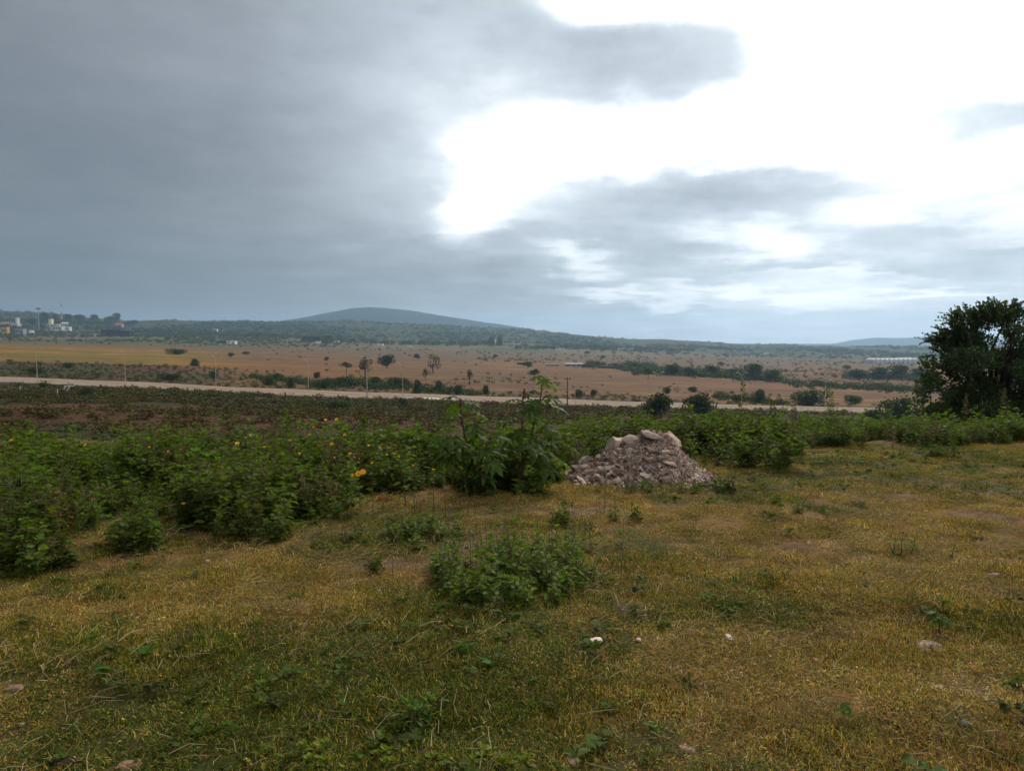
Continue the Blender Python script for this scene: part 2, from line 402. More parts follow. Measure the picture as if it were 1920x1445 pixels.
def land_color(x, y, s, u):
    row = np.full_like(s, 0.0)
    n1 = fbm(x * 0.02, y * 0.02, 101, 4); n2 = fbm(x * 0.1, y * 0.1, 111, 3); n3 = fbm(x * 0.006, y * 0.0016, 121, 4)
    # meadow
    g = greenness(x, y)
    dirt = sstep(fbm(x * 1.6, y * 1.6, 77, 3), 0.62, 0.72)
    cm = mix((0.135, 0.076, 0.025), (0.045, 0.044, 0.011), sstep(g, 0.25, 0.7))
    cm = mix(cm, (0.115, 0.072, 0.044), dirt * 0.8)
    # dark weedy land below the terrace
    ca = mix((0.048, 0.024, 0.013), (0.030, 0.028, 0.010), sstep(n2, 0.40, 0.60))
    ca = mix(ca, (0.066, 0.028, 0.015), sstep(n1, 0.50, 0.66) * 0.8)
    # dry fields
    cf = mix((0.132, 0.063, 0.021), (0.100, 0.056, 0.024), sstep(n3, 0.35, 0.65))
    cf = mix(cf, (0.105, 0.052, 0.026), sstep(fbm(x * 0.006, y * 0.010, 131, 5), 0.50, 0.66) * 0.85)
    cf = mix(cf, (0.19, 0.105, 0.048), sstep(fbm(x * 0.004, y * 0.03, 137, 4), 0.58, 0.70) * 0.5)
    # left of the field: scrub and a band of ripe yellow crop
    left = sstep(-u, 0.30, 0.46)
    cs = mix((0.065, 0.032, 0.020), (0.036, 0.038, 0.013), sstep(n1, 0.42, 0.58))
    cf = mix(cf, cs, left * sstep(-s, -640, -520))
    crop = mix((0.215, 0.105, 0.014), (0.115, 0.085, 0.016), sstep(fbm(x * 0.008, y * 0.02, 141, 3), 0.4, 0.6))
    cf = mix(cf, crop, left * sstep(s, 560, 660) * sstep(-s, -1500, -1400))
    # far edge of the fields: paler, greyer, then scrub and wood
    cf = mix(cf, (0.098, 0.066, 0.034), sstep(s, 1000, 1700))
    cg = mix((0.060, 0.070, 0.030), (0.110, 0.085, 0.045), sstep(fbm(x * 0.003, y * 0.0012, 151, 4), 0.44, 0.6))
    edge = 1500 + (u + 0.66) * 550 + (fbm(x * 0.004, y * 0.001, 161, 3) - 0.5) * 300
    cf = mix(cf, cg, sstep(s - edge, -60, 120))
    cf = mix(cf, mix((0.020, 0.036, 0.022), (0.038, 0.052, 0.026), sstep(fbm(x * 0.0035, y * 0.0015, 171, 4), 0.42, 0.6)), sstep(s, 2300, 3000))
    c = mix(ca, cf, sstep(s + (n2 - 0.5) * 40, 300, 330))
    c = mix(cm, c, sstep(s, 19, 24))
    return c

def build_land():
    lim = math.atan(0.75)
    t_in = np.linspace(-lim, lim, 430); t_out = np.linspace(lim, 2 * math.pi - lim, 130)[1:-1]
    th = np.concatenate([t_in, t_out]); nth = len(th)
    lo, hi = math.log(0.5), math.log(14000)
    S = np.exp(np.linspace(lo, hi, 640))
    for v in (262.0, 300.0): S[np.argmin(abs(S - v))] = v
    TT, SS = np.meshgrid(th, S)
    T2 = np.where(TT > math.pi, TT - 2 * math.pi, TT)
    rr = np.where(np.abs(T2) <= lim + 1e-9, SS / np.cos(T2), SS / math.cos(lim))
    X = rr * np.sin(T2); Y = rr * np.cos(T2); Z = H(X, Y)
    u, s = polar(X, Y)
    C = land_color(X, Y, s, u)
    i = np.arange(nth); i2 = (i + 1) % nth
    cuts = [('meadow_ground', 0, int(np.searchsorted(S, 22)), M_MEADOW, 'grassy ground of the terrace in the foreground'),
            ('scrub_slope', int(np.searchsorted(S, 22)), int(np.argmin(abs(S - 300))), M_LAND, None),
            ('dry_field', int(np.argmin(abs(S - 300))), int(np.searchsorted(S, 2100)), M_LAND, None),
            ('hills', int(np.searchsorted(S, 2100)), len(S) - 1, M_HILL, None)]
    for name, a, b, m, lab in cuts:
        k = np.arange(a, b)[:, None]
        f = np.stack([k * nth + i, k * nth + i2, (k + 1) * nth + i2, (k + 1) * nth + i], -1).reshape(-1, 4) - a * nth
        sl = slice(a, b + 1)
        V = np.stack([X[sl], Y[sl], Z[sl]], -1).reshape(-1, 3); Cc = C[sl].reshape(-1, 3)
        if a == 0:
            V = np.vstack([V, [(0, 0, ground(0.01, 0.01))]]); Cc = np.vstack([Cc, Cc[:1]])
            cap = np.stack([i, np.full(nth, len(V) - 1), i2], -1)
            fl = f[:, ::-1].tolist() + cap.tolist()
            me = mesh_from(name, V, fl, [m], None, True, Cc)
        else:
            me = mesh_from(name, V, f[:, ::-1].copy(), [m], None, True, Cc)
        me.flip_normals() if me.polygons[0].normal.z < 0 else None
        obj(name, me, kind='structure')
build_land()

def interp_px(pts, x): return np.interp(x, [p[0] for p in pts], [p[1] for p in pts])

def mountain(name, pts, depth, width, baserow, seed, m, rough):
    """a ridge whose crest is seen along pts, a real body with slopes before and behind"""
    xs = np.linspace(pts[0][0], pts[-1][0], 260); nd = 60
    V = []; t = np.linspace(-1, 1, nd)
    for d in t:
        y = depth + d * width
        prof = np.cos(d * math.pi / 2) ** 1.1 if abs(d) < 1 else 0.0
        hx = np.array([slopes(p, 722)[0] for p in xs]) * depth
        zc = np.array([slopes(960, r)[1] for r in interp_px(pts, xs)]) * depth
        zb = slopes(960, baserow)[1] * depth - 60
        z = zb + (zc - zb) * prof
        z = z + (fbm(hx * rough, np.full_like(hx, y) * rough, seed, 5) - 0.5) * (zc - zb + 60) * 0.28 * (1 - prof * 0.75)
        V.append(np.stack([hx, np.full_like(hx, y), z], -1))
    V = np.array(V).reshape(-1, 3); n = len(xs)
    i = np.arange(n - 1); k = np.arange(nd - 1)[:, None]
    f = np.stack([k * n + i, k * n + i + 1, (k + 1) * n + i + 1, (k + 1) * n + i], -1).reshape(-1, 4)
    obj(name, mesh_from(name, V, f, [m], None, True), kind='structure')
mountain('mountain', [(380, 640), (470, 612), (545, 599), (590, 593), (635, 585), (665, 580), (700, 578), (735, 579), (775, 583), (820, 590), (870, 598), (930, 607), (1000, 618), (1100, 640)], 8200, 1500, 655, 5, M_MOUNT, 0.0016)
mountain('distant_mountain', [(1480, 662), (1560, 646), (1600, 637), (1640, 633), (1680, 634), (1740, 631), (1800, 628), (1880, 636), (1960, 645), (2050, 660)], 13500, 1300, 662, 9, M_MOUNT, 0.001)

# ---------------------------------------------------------------- scatter by geometry nodes (only for uncountable growth)
def scatter(name, pts, rots, scl, idx, protos, **props):
    me = bpy.data.meshes.new(name); pts = np.asarray(pts, np.float32); n = len(pts)
    me.vertices.add(n); me.vertices.foreach_set('co', pts.ravel())
    a = me.attributes.new('turn', 'FLOAT_VECTOR', 'POINT'); a.data.foreach_set('vector', np.asarray(rots, np.float32).ravel())
    a = me.attributes.new('size', 'FLOAT_VECTOR', 'POINT'); a.data.foreach_set('vector', np.asarray(scl, np.float32).ravel())
    a = me.attributes.new('pick', 'INT', 'POINT'); a.data.foreach_set('value', np.asarray(idx, np.int32))
    col = bpy.data.collections.new(name + '_sources')
    for k, p in enumerate(protos):
        o = bpy.data.objects.new('%s_source_%02d' % (name, k), p); col.objects.link(o)
    g = bpy.data.node_groups.new(name + '_scatter', 'GeometryNodeTree')
    g.interface.new_socket('Geometry', in_out='INPUT', socket_type='NodeSocketGeometry')
    g.interface.new_socket('Geometry', in_out='OUTPUT', socket_type='NodeSocketGeometry')
    N = g.nodes.new; L = g.links.new
    gi = N('NodeGroupInput'); go = N('NodeGroupOutput'); ip = N('GeometryNodeInstanceOnPoints'); ci = N('GeometryNodeCollectionInfo')
    ci.inputs['Collection'].default_value = col; ci.inputs['Separate Children'].default_value = True; ci.inputs['Reset Children'].default_value = True
    def na(nm, ty):
        q = N('GeometryNodeInputNamedAttribute'); q.data_type = ty; q.inputs['Name'].default_value = nm
        return [o for o in q.outputs if o.enabled and o.name == 'Attribute'][0]
    L(gi.outputs[0], ip.inputs['Points']); L(ci.outputs[0], ip.inputs['Instance']); ip.inputs['Pick Instance'].default_value = True
    L(na('pick', 'INT'), ip.inputs['Instance Index']); L(na('turn', 'FLOAT_VECTOR'), ip.inputs['Rotation']); L(na('size', 'FLOAT_VECTOR'), ip.inputs['Scale'])
    L(ip.outputs[0], go.inputs[0])
    o = obj(name, me, kind='stuff', **props)
    md = o.modifiers.new('scatter', 'NODES'); md.node_group = g
    return o

def rot_to(direction, roll, n):
    """matrices whose y axis is direction (n,3), turned about it by roll"""
    d = direction / np.linalg.norm(direction, axis=1, keepdims=True)
    up = np.tile((0.0, 0.0, 1.0), (n, 1)); x = np.cross(d, up); l = np.linalg.norm(x, axis=1, keepdims=True)
    x = np.where(l < 1e-3, np.array([1.0, 0, 0]), x / np.maximum(l, 1e-6)); z = np.cross(x, d)
    c = np.cos(roll)[:, None]; s = np.sin(roll)[:, None]
    return np.stack([x * c + z * s, d, -x * s + z * c], -1)   # columns

# leaf outlines: along +y from the stalk, slightly folded and drooping
def leaf_shape(kind):
    if kind == 'ovate':
        V = [(0, 0, 0), (.26, .22, .05), (.36, .45, .06), (.24, .72, .02), (0, 1, -.14), (-.24, .72, .02), (-.36, .45, .06), (-.26, .22, .05), (0, .5, 0)]
        Fc = [[0, 1, 8], [1, 2, 8], [2, 3, 8], [3, 4, 8], [4, 5, 8], [5, 6, 8], [6, 7, 8], [7, 0, 8]]
    elif kind == 'lobed':
        V = [(0, 0, 0), (.22, .10, .03), (.52, .36, .02), (.24, .46, .05), (.34, .72, 0), (.14, .70, .03), (0, 1.05, -.16),
             (-.14, .70, .03), (-.34, .72, 0), (-.24, .46, .05), (-.52, .36, .02), (-.22, .10, .03), (0, .45, -.01)]
        Fc = [[i, i + 1, 12] for i in range(11)] + [[11, 0, 12]]
    elif kind == 'narrow':
        V = [(0, 0, 0), (.12, .3, .03), (.10, .65, .0), (0, 1, -.16), (-.10, .65, .0), (-.12, .3, .03)]
        Fc = [[0, 1, 5], [1, 2, 4, 5], [2, 3, 4]]
    elif kind == 'quad':
        V = [(0, 0, 0), (.4, .45, .08), (0, 1, -.05), (-.4, .45, .08)]; Fc = [[0, 1, 2], [0, 2, 3]]
    return np.array(V, float), Fc

def put_leaves(mb, kind, P, Dn, roll, size, cols, mi=0):
    V, Fc = leaf_shape(kind); n = len(P)
    Mx = rot_to(Dn, roll, n)
    W = np.einsum('nij,vj->nvi', Mx, V) * size[:, None, None] + P[:, None, :]
    k = len(V); mb.v.append(W.reshape(-1, 3)); mb.c.append(np.repeat(cols, k, axis=0))
    base = mb.n
    for a in range(n):
        o = base + a * k
        mb.f += [[i + o for i in f] for f in Fc]
    mb.m += [mi] * (n * len(Fc)); mb.n += n * k

def stem_curve(r, h, lean, wob=0.08, n=6, az=None):
    az = r.uniform(0, 2 * math.pi) if az is None else az
    t = np.linspace(0, 1, n)
    x = np.sin(az) * lean * h * t ** 1.4 + np.cumsum(r.normal(0, wob * h / n, n)) * (t > 0)
    y = np.cos(az) * lean * h * t ** 1.4 + np.cumsum(r.normal(0, wob * h / n, n)) * (t > 0)
    x -= x[0]; y -= y[0]
    return np.stack([x, y, t * h], -1)

def weed_stem(r, mb_s, mb_l, origin, h, lean, leaf, nleaf, kind='lobed', az=None, bare=0.1, branches=3, cols=None, stem_r=0.006, tip=True):
    """one leafy stem: stalk with alternate drooping leaves and short side shoots"""
    c = stem_curve(r, h, lean, az=az) + np.asarray(origin)
    rad = np.linspace(stem_r, stem_r * 0.35, len(c)); mb_s.tube(c, rad, 4, 0, (1, 1, 1))
    lines = [(c, h, nleaf)]
    for b in range(branches):
        t = r.uniform(0.15, 0.75); i = t * (len(c) - 1); i0 = int(i); p = c[i0] + (c[i0 + 1] - c[i0]) * (i - i0)
        bl = h * r.uniform(0.22, 0.5) * (1.1 - t * 0.6); ba = r.uniform(0, 2 * math.pi)
        e = p + np.array([math.sin(ba) * bl * 0.75, math.cos(ba) * bl * 0.75, bl * r.uniform(0.35, 0.8)])
        m = (p + e) / 2 + np.array([0, 0, -0.06 * bl]); cc = np.array([p, m, e])
        mb_s.tube(cc, [stem_r * .6, stem_r * .45, stem_r * .25], 3, 0, (1, 1, 1)); lines.append((cc, bl, max(3, int(nleaf * bl / h * 1.1))))
    P = []; Dn = []; sz = []; col = []
    for li, (cc, L, nl) in enumerate(lines):
        ts = np.linspace(bare if li == 0 else 0.2, 1, nl) + r.uniform(-.02, .02, nl); ts = np.clip(ts, 0, 0.999)
        ang = r.uniform(0, 6.28) + np.arange(nl) * 2.4 + r.normal(0, .3, nl)
        for t, a in zip(ts, ang):
            i = t * (len(cc) - 1); i0 = int(i); p = cc[i0] + (cc[i0 + 1] - cc[i0]) * (i - i0)
            s = leaf * (1.15 - 0.55 * t) * r.uniform(0.7, 1.25)
            d = np.array([math.sin(a), math.cos(a), r.normal(0.05 + 0.9 * max(0, t - .75), 0.32)])
            pet = d * s * 0.28
            P.append(p + pet); Dn.append(d); sz.append(s)
            v = r.uniform(0.7, 1.35); y = r.uniform(0, 1) ** 4
            col.append((v * (1 + .6 * y), v * (1 + .22 * y), v * (1 - .3 * y)))
    if tip:
        for a in range(4):
            P.append(c[-1]); Dn.append(np.array([math.sin(a * 1.57), math.cos(a * 1.57), 1.2])); sz.append(leaf * .5); col.append((1.25, 1.35, .9))
    put_leaves(mb_l, kind, np.array(P), np.array(Dn), r.normal(0, .35, len(P)), np.array(sz), np.array(col))

def weed_plant_meshes(seed, h, nst, leaf, nleaf, kind='lobed', lean=0.25, spread=0.08, **kw):
    r = np.random.RandomState(seed); s = MB(); l = MB()
    for k in range(nst):
        a = r.uniform(0, 6.28); o = (math.sin(a) * spread * r.uniform(0, 1), math.cos(a) * spread * r.uniform(0, 1), -0.03)
        weed_stem(r, s, l, o, h * r.uniform(0.75, 1.05), lean * r.uniform(.4, 1.2), leaf, nleaf, kind, **kw)
    return s, l

def joined_weed(name, seed, **kw):
    s, l = weed_plant_meshes(seed, **kw)
    mb = MB(); mb.v = s.v + l.v; mb.c = s.c + l.c
    mb.f = s.f + [[i + s.n for i in f] for f in l.f]; mb.m = [0] * len(s.f) + [1] * len(l.f); mb.n = s.n + l.n
    return mb.mesh(name, [M_STEM, M_WEED])

# ---------------------------------------------------------------- outline of the thicket on the ground, from its foot in the photograph
FRONT = [(-160, 1130), (0, 1085), (110, 1045), (160, 1000), (200, 985), (330, 975), (380, 1000), (470, 1005), (560, 985), (640, 955), (665, 930), (840, 915), (930, 925), (1050, 905), (1075, 880), (1180, 872),
         (1330, 868), (1370, 885), (1480, 872), (1510, 842), (1600, 838), (1760, 842), (1840, 835), (1920, 832), (2100, 830)]
FW = [at(a, b) for a, b in FRONT]
FU = np.array([p.x / p.y for p in FW]); FY = np.array([p.y for p in FW])
def front_depth(u): return np.interp(u, FU, FY)

def thicket_points(n, u0, u1, back, r, lo=0.0):
    U = r.uniform(u0, u1, n); T = r.uniform(lo, 1, n); f = front_depth(U)
    Y = f + (back - f) * T ** 0.9; ok = back > f
    U, Y = U[ok], Y[ok]
    keep = (r.uniform(0, 1, len(U)) < Y / Y.max()) & (fbm(U * Y * .9, Y * .9, 97, 2) + r.normal(0, .08, len(U)) > .33)
    return U[keep] * Y[keep], Y[keep]

TOPR = [(-200, 812), (0, 812), (200, 806), (400, 798), (560, 790), (700, 796), (850, 815), (1050, 800), (1120, 790), (1400, 776), (1500, 786), (1650, 788), (1920, 772), (2200, 770)]
TOPU = np.array([slopes(a, 722)[0] for a, b in TOPR]); TOPS = np.array([slopes(960, b)[1] for a, b in TOPR])
def TOPZ(u): return np.interp(u, TOPU, TOPS)

def build_thicket():
    r = np.random.RandomState(31)
    protos = [joined_weed('weed_growth', 100 + k, h=[.62, .78, .9, .55, .7, .85, .45][k], nst=[3, 3, 2, 4, 3, 2, 4][k], leaf=[.115, .105, .125, .095, .12, .14, .085][k], nleaf=[14, 15, 16, 11, 13, 13, 11][k],
                          kind=['lobed', 'lobed', 'ovate', 'ovate', 'lobed', 'lobed', 'narrow'][k], lean=.30, branches=3) for k in range(7)]
    protos += [joined_weed('weed_growth', 121, h=1.0, nst=2, leaf=.15, nleaf=13, kind='ovate', lean=.15, branches=1, stem_r=.009), joined_weed('weed_growth', 122, h=1.0, nst=3, leaf=.06, nleaf=26, kind='narrow', lean=.2, branches=5)]
    for q in range(2):
        rr = np.random.RandomState(130 + q); d = MB(); dl = MB()
        for k in range(4): weed_stem(rr, d, dl, (rr.normal(0, .06), rr.normal(0, .06), 0), rr.uniform(.7, 1.05), .25, .06, 5, 'narrow', branches=4, bare=.5, tip=False)
        j = MB(); j.v = d.v + dl.v; j.c = d.c + [c * np.array([2.2, 1.2, 1.2]) for c in dl.c]; j.f = d.f + [[i + d.n for i in f] for f in dl.f]; j.m = [0] * len(j.f); j.n = d.n + dl.n
        protos.append(j.mesh('dead_weed', [M_DRYSTEM]))
    def place(name, n, u0, u1, back, smin, smax, label, lo=0.0, tall=None):
        X, Y = thicket_points(n, u0, u1, back, r, lo); m = len(X)
        Z = H(X, Y) - 0.02
        big = fbm(X * 0.8, Y * 0.8, 91, 2); hts = np.array([.62, .78, .9, .55, .7, .85, .45, 1.0, 1.0, 1.0, 1.0]) * .96; pk = r.choice(11, m, p=[.12, .12, .12, .12, .11, .11, .08, .06, .08, .04, .04])
        sc_ = (smin + (smax - smin) * np.clip(big * 1.6 - 0.3, 0, 1)) * r.uniform(0.75, 1.2, m)
        edge = np.clip((Y - front_depth(X / Y)) / 1.2, 0, 1); sc_ *= 0.62 + 0.38 * edge
        lim_ = (TOPZ(X / Y) * Y - Z) * np.clip(-.15 + 2.3 * fbm(X * 1.1, Y * 1.1, 93, 2), .35, 1.45) * np.where(r.uniform(0, 1, m) < .09, r.uniform(1.05, 1.35, m), r.uniform(.7, 1.08, m))
        sc_ = np.minimum(sc_, lim_ / hts[pk]); ok = sc_ > .25; X, Y, Z, sc_, pk = X[ok], Y[ok], Z[ok], sc_[ok], pk[ok]; m = len(X)
        scatter(name, np.stack([X, Y, Z], -1), np.stack([r.normal(0, .08, m), r.normal(0, .08, m), r.uniform(0, 6.28, m)], -1),
                np.stack([sc_ * 1.05, sc_ * 1.05, sc_], -1), pk, protos, label=label, category='weeds')
    place('weed_thicket', 2600, -.80, .065, 12.5, .75, 1.15, 'dense dark green weed thicket along the left and middle of the meadow edge')
    place('weed_thicket', 3000, .065, .80, 21.5, .85, 1.2, 'lower belt of green weeds behind the rubble pile, running to the big tree')
build_thicket()

# ---------------------------------------------------------------- meadow grass
def grass_patch(seed, n, rad, hmin, hmax, width, cols, lean, mat_=M_GRASS):
    r = np.random.RandomState(seed)
    a = r.uniform(0, 6.28, n); q = np.sqrt(r.uniform(0, 1, n)) * rad; x = q * np.sin(a); y = q * np.cos(a)
    h = r.uniform(hmin, hmax, n) * (1 - .35 * q / rad); az = r.uniform(0, 6.28, n); ln = r.uniform(.30, 1.05 + .35 * lean, n); w = width * r.uniform(.6, 1.3, n)
    wide = r.uniform(0, 1, n) < .22; w = np.where(wide, w * 2.6, w); h = np.where(wide, h * .6, h); ln = np.where(wide, r.uniform(.8, 1.45, n), ln)
    dx, dy = np.sin(az), np.cos(az); sx, sy = -dy, dx
    # flattened blades lie along the ground
    ln = np.clip(ln, 0, 1.45); hz = np.cos(ln); hx = np.sin(ln)
    def pt(t, side, drop):
        return np.stack([x + dx * h * hx * t * (1 + drop) + sx * w * side, y + dy * h * hx * t * (1 + drop) + sy * w * side, h * hz * t * (1 - drop * .5) + .002], -1)
    V = np.stack([pt(0, .5, 0), pt(0, -.5, 0), pt(.55, -.4, .0), pt(.55, .4, .0), pt(1, 0, .3)], 1).reshape(-1, 3)
    o = np.arange(n) * 5
    quads = np.stack([o, o + 1, o + 2, o + 3], -1).tolist(); tris = np.stack([o + 3, o + 2, o + 4], -1).tolist()
    ci = r.choice(len(cols), n, p=[c[0] for c in cols]); cc = np.array([c[1] for c in cols])[ci] * r.uniform(.65, 1.35, (n, 1))
    return mesh_from('grass_patch', V, quads + tris, [mat_], None, False, np.repeat(cc, 5, axis=0))

GREEN = (.052, .086, .008); LIME = (.19, .195, .018); STRAW = (.40, .31, .13); GOLD = (.36, .205, .030); RUST = (.23, .10, .032); BROWN = (.085, .052, .028); PALE = (.40, .31, .17)
def build_grass():
    r = np.random.RandomState(77)
    pr = []
    for k in range(3): pr.append(grass_patch(200 + k, 430, .21, .012, .042, .0034, [(.52, GREEN), (.20, LIME), (.08, GOLD), (.05, STRAW), (.15, BROWN)], .9))
    for k in range(3): pr.append(grass_patch(210 + k, 430, .21, .010, .038, .0033, [(.30, GREEN), (.20, LIME), (.19, GOLD), (.11, RUST), (.10, STRAW), (.10, BROWN)], 1.0))
    for k in range(3): pr.append(grass_patch(220 + k, 400, .21, .010, .037, .0033, [(.10, GREEN), (.20, LIME), (.30, GOLD), (.12, RUST), (.20, STRAW), (.08, BROWN)], 1.25))
    for k in range(2): pr.append(grass_patch(230 + k, 90, .12, .02, .06, .004, [(.45, GREEN), (.35, LIME), (.2, GOLD)], .8))
    for k in range(2): pr.append(grass_patch(240 + k, 70, .12, .02, .06, .0036, [(.1, LIME), (.3, GOLD), (.4, STRAW), (.2, PALE)], .9))
    n = 19000
    U = r.uniform(-.80, .80, n); Y = np.sqrt(r.uniform(2.0 ** 2, 17.5 ** 2, n))
    # more of them close by
    n2 = 3500; U = np.concatenate([U, r.uniform(-.8, .8, n2)]); Y = np.concatenate([Y, np.sqrt(r.uniform(2.0 ** 2, 6 ** 2, n2))])
    ok = Y < front_depth(U) + 0.9; U, Y = U[ok], Y[ok]; X = U * Y; m = len(X)
    g = greenness(X, Y) + r.normal(0, .15, m)
    bare = fbm(X * 1.6, Y * 1.6, 77, 3) > 0.69
    keep = ~(bare & (r.uniform(0, 1, m) < .75)); X, Y, g = X[keep], Y[keep], g[keep]; m = len(X)
    k = np.where(g > .62, 0, np.where(g > .42, 3, 6)) + r.randint(0, 3, m)
    tall = r.uniform(0, 1, m) < .07 + .10 * (fbm(X * .9, Y * .9, 95, 2) > .55); k = np.where(tall, np.where(g > .45, 9, 11) + r.randint(0, 2, m), k)
    gap = fbm(X * 4.2, Y * 4.2, 113, 3) + r.normal(0, .05, m) > .43; X, Y, k, tall = X[gap], Y[gap], k[gap], tall[gap]; m = len(X)
    s = r.uniform(.75, 1.3, m); hgt_ = np.clip(.25 + 1.9 * fbm(X * 2.6, Y * 2.6, 119, 3), .5, 1.9)
    scatter('meadow_grass', np.stack([X, Y, H(X, Y) - .004], -1), np.stack([r.normal(0, .06, m), r.normal(0, .06, m), r.uniform(0, 6.28, m)], -1),
            np.stack([s, s, s * hgt_ * r.uniform(.7, 1.3, m)], -1), k, pr, label='short patchy grass, green and straw coloured, covering the meadow', category='grass')
    # loose dead stalks lying about
    lit = []
    for q in range(3):
        mb = MB(); rr = np.random.RandomState(300 + q)
        for j in range(9):
            a = rr.uniform(0, 6.28); L = rr.uniform(.05, .2); o = np.array([rr.uniform(-.25, .25), rr.uniform(-.25, .25), rr.uniform(.01, .03)])
            e = o + np.array([math.sin(a) * L, math.cos(a) * L, rr.uniform(0, .04)]); mb.tube([o, (o + e) / 2 + np.array([rr.normal(0, .015), rr.normal(0, .015), .012]), e], [.0018, .0015, .0008], 3, 0, np.array(PALE) * rr.uniform(.5, 1.1))
        lit.append(mb.mesh('dead_stalks', [M_GRASS]))
    n = 900; U = r.uniform(-.75, .75, n); Y = np.sqrt(r.uniform(2.0 ** 2, 12 ** 2, n)); ok = Y < front_depth(U); X = (U * Y)[ok]; Y = Y[ok]; m = len(X)
    scatter('dead_grass_litter', np.stack([X, Y, H(X, Y)], -1), np.stack([0 * X, 0 * X, r.uniform(0, 6.28, m)], -1), np.stack([r.uniform(.7, 1.3, m)] * 3, -1), r.randint(0, 3, m), lit,
            label='pale dead grass stalks lying loose over the meadow', category='grass litter')
    # tiny broad-leaved seedlings in the grass
    se = []
    for q in range(4):
        l = MB(); rr = np.random.RandomState(320 + q); nl = 9
        P = np.zeros((nl, 3)); P[:, 2] = rr.uniform(.01, .05, nl); P[:, :2] = rr.normal(0, .02, (nl, 2)); a = np.arange(nl) * 2.4
        put_leaves(l, ['ovate', 'narrow', 'lobed', 'ovate'][q], P, np.stack([np.sin(a), np.cos(a), rr.uniform(.1, .9, nl)], -1), rr.normal(0, .3, nl), rr.uniform(.025, .055, nl), np.array([[1, 1, 1], [1.6, 1.35, .9], [.9, 1, 1], [1.2, 1.1, .8]][q]) * rr.uniform(.7, 1.2, (nl, 1)))
        se.append(l.mesh('seedling', [M_WEED]))
    n = 3200; U = r.uniform(-.75, .75, n); Y = np.sqrt(r.uniform(2.0 ** 2, 15 ** 2, n)); ok = (Y < front_depth(U) + .3); U, Y = U[ok], Y[ok]; X = U * Y
    ok = greenness(X, Y) + r.normal(0, .14, len(X)) > .50; X, Y = X[ok], Y[ok]; m = len(X)
    scatter('meadow_seedlings', np.stack([X, Y, H(X, Y)], -1), np.stack([0 * X, 0 * X, r.uniform(0, 6.28, m)], -1), np.stack([r.uniform(.7, 1.5, m)] * 3, -1), r.randint(0, 4, m), se,
            label='tiny broad-leaved weeds sprouting among the meadow grass', category='ground cover')
build_grass()

# ---------------------------------------------------------------- rubble pile
def rock_mesh(name, seed, n=14, flat=1.0, tint=(1, 1, 1), rough=True):
    r = np.random.RandomState(seed); bm = bmesh.new()
    for i in range(n):
        v = r.normal(0, 1, 3); v /= np.linalg.norm(v) ** 0.82; v = np.sign(v) * np.abs(v) ** .75
        bm.verts.new(v * np.array([.55, .45, .40 * flat]))
    bmesh.ops.convex_hull(bm, input=bm.verts[:]); bmesh.ops.delete(bm, geom=[v for v in bm.verts if not v.link_faces], context='VERTS')
    if rough:
        bmesh.ops.triangulate(bm, faces=bm.faces[:]); bmesh.ops.subdivide_edges(bm, edges=bm.edges[:], cuts=1, use_grid_fill=True)
        for v in bm.verts:
            c = np.array(v.co); k = float(fbm(c[0] * 5 + seed, c[1] * 5 + c[2] * 3.7, seed, 3)) - .5; v.co = v.co * (1 + k * .22) + Vector(r.normal(0, .012, 3))
    me = bpy.data.meshes.new(name); bm.to_mesh(me); bm.free()
    at_ = me.color_attributes.new('tint', 'FLOAT_COLOR', 'POINT'); at_.data.foreach_set('color', np.tile((*tint, 1), len(me.vertices)).astype(np.float32)); me.materials.append(M_ROCK)
    return me

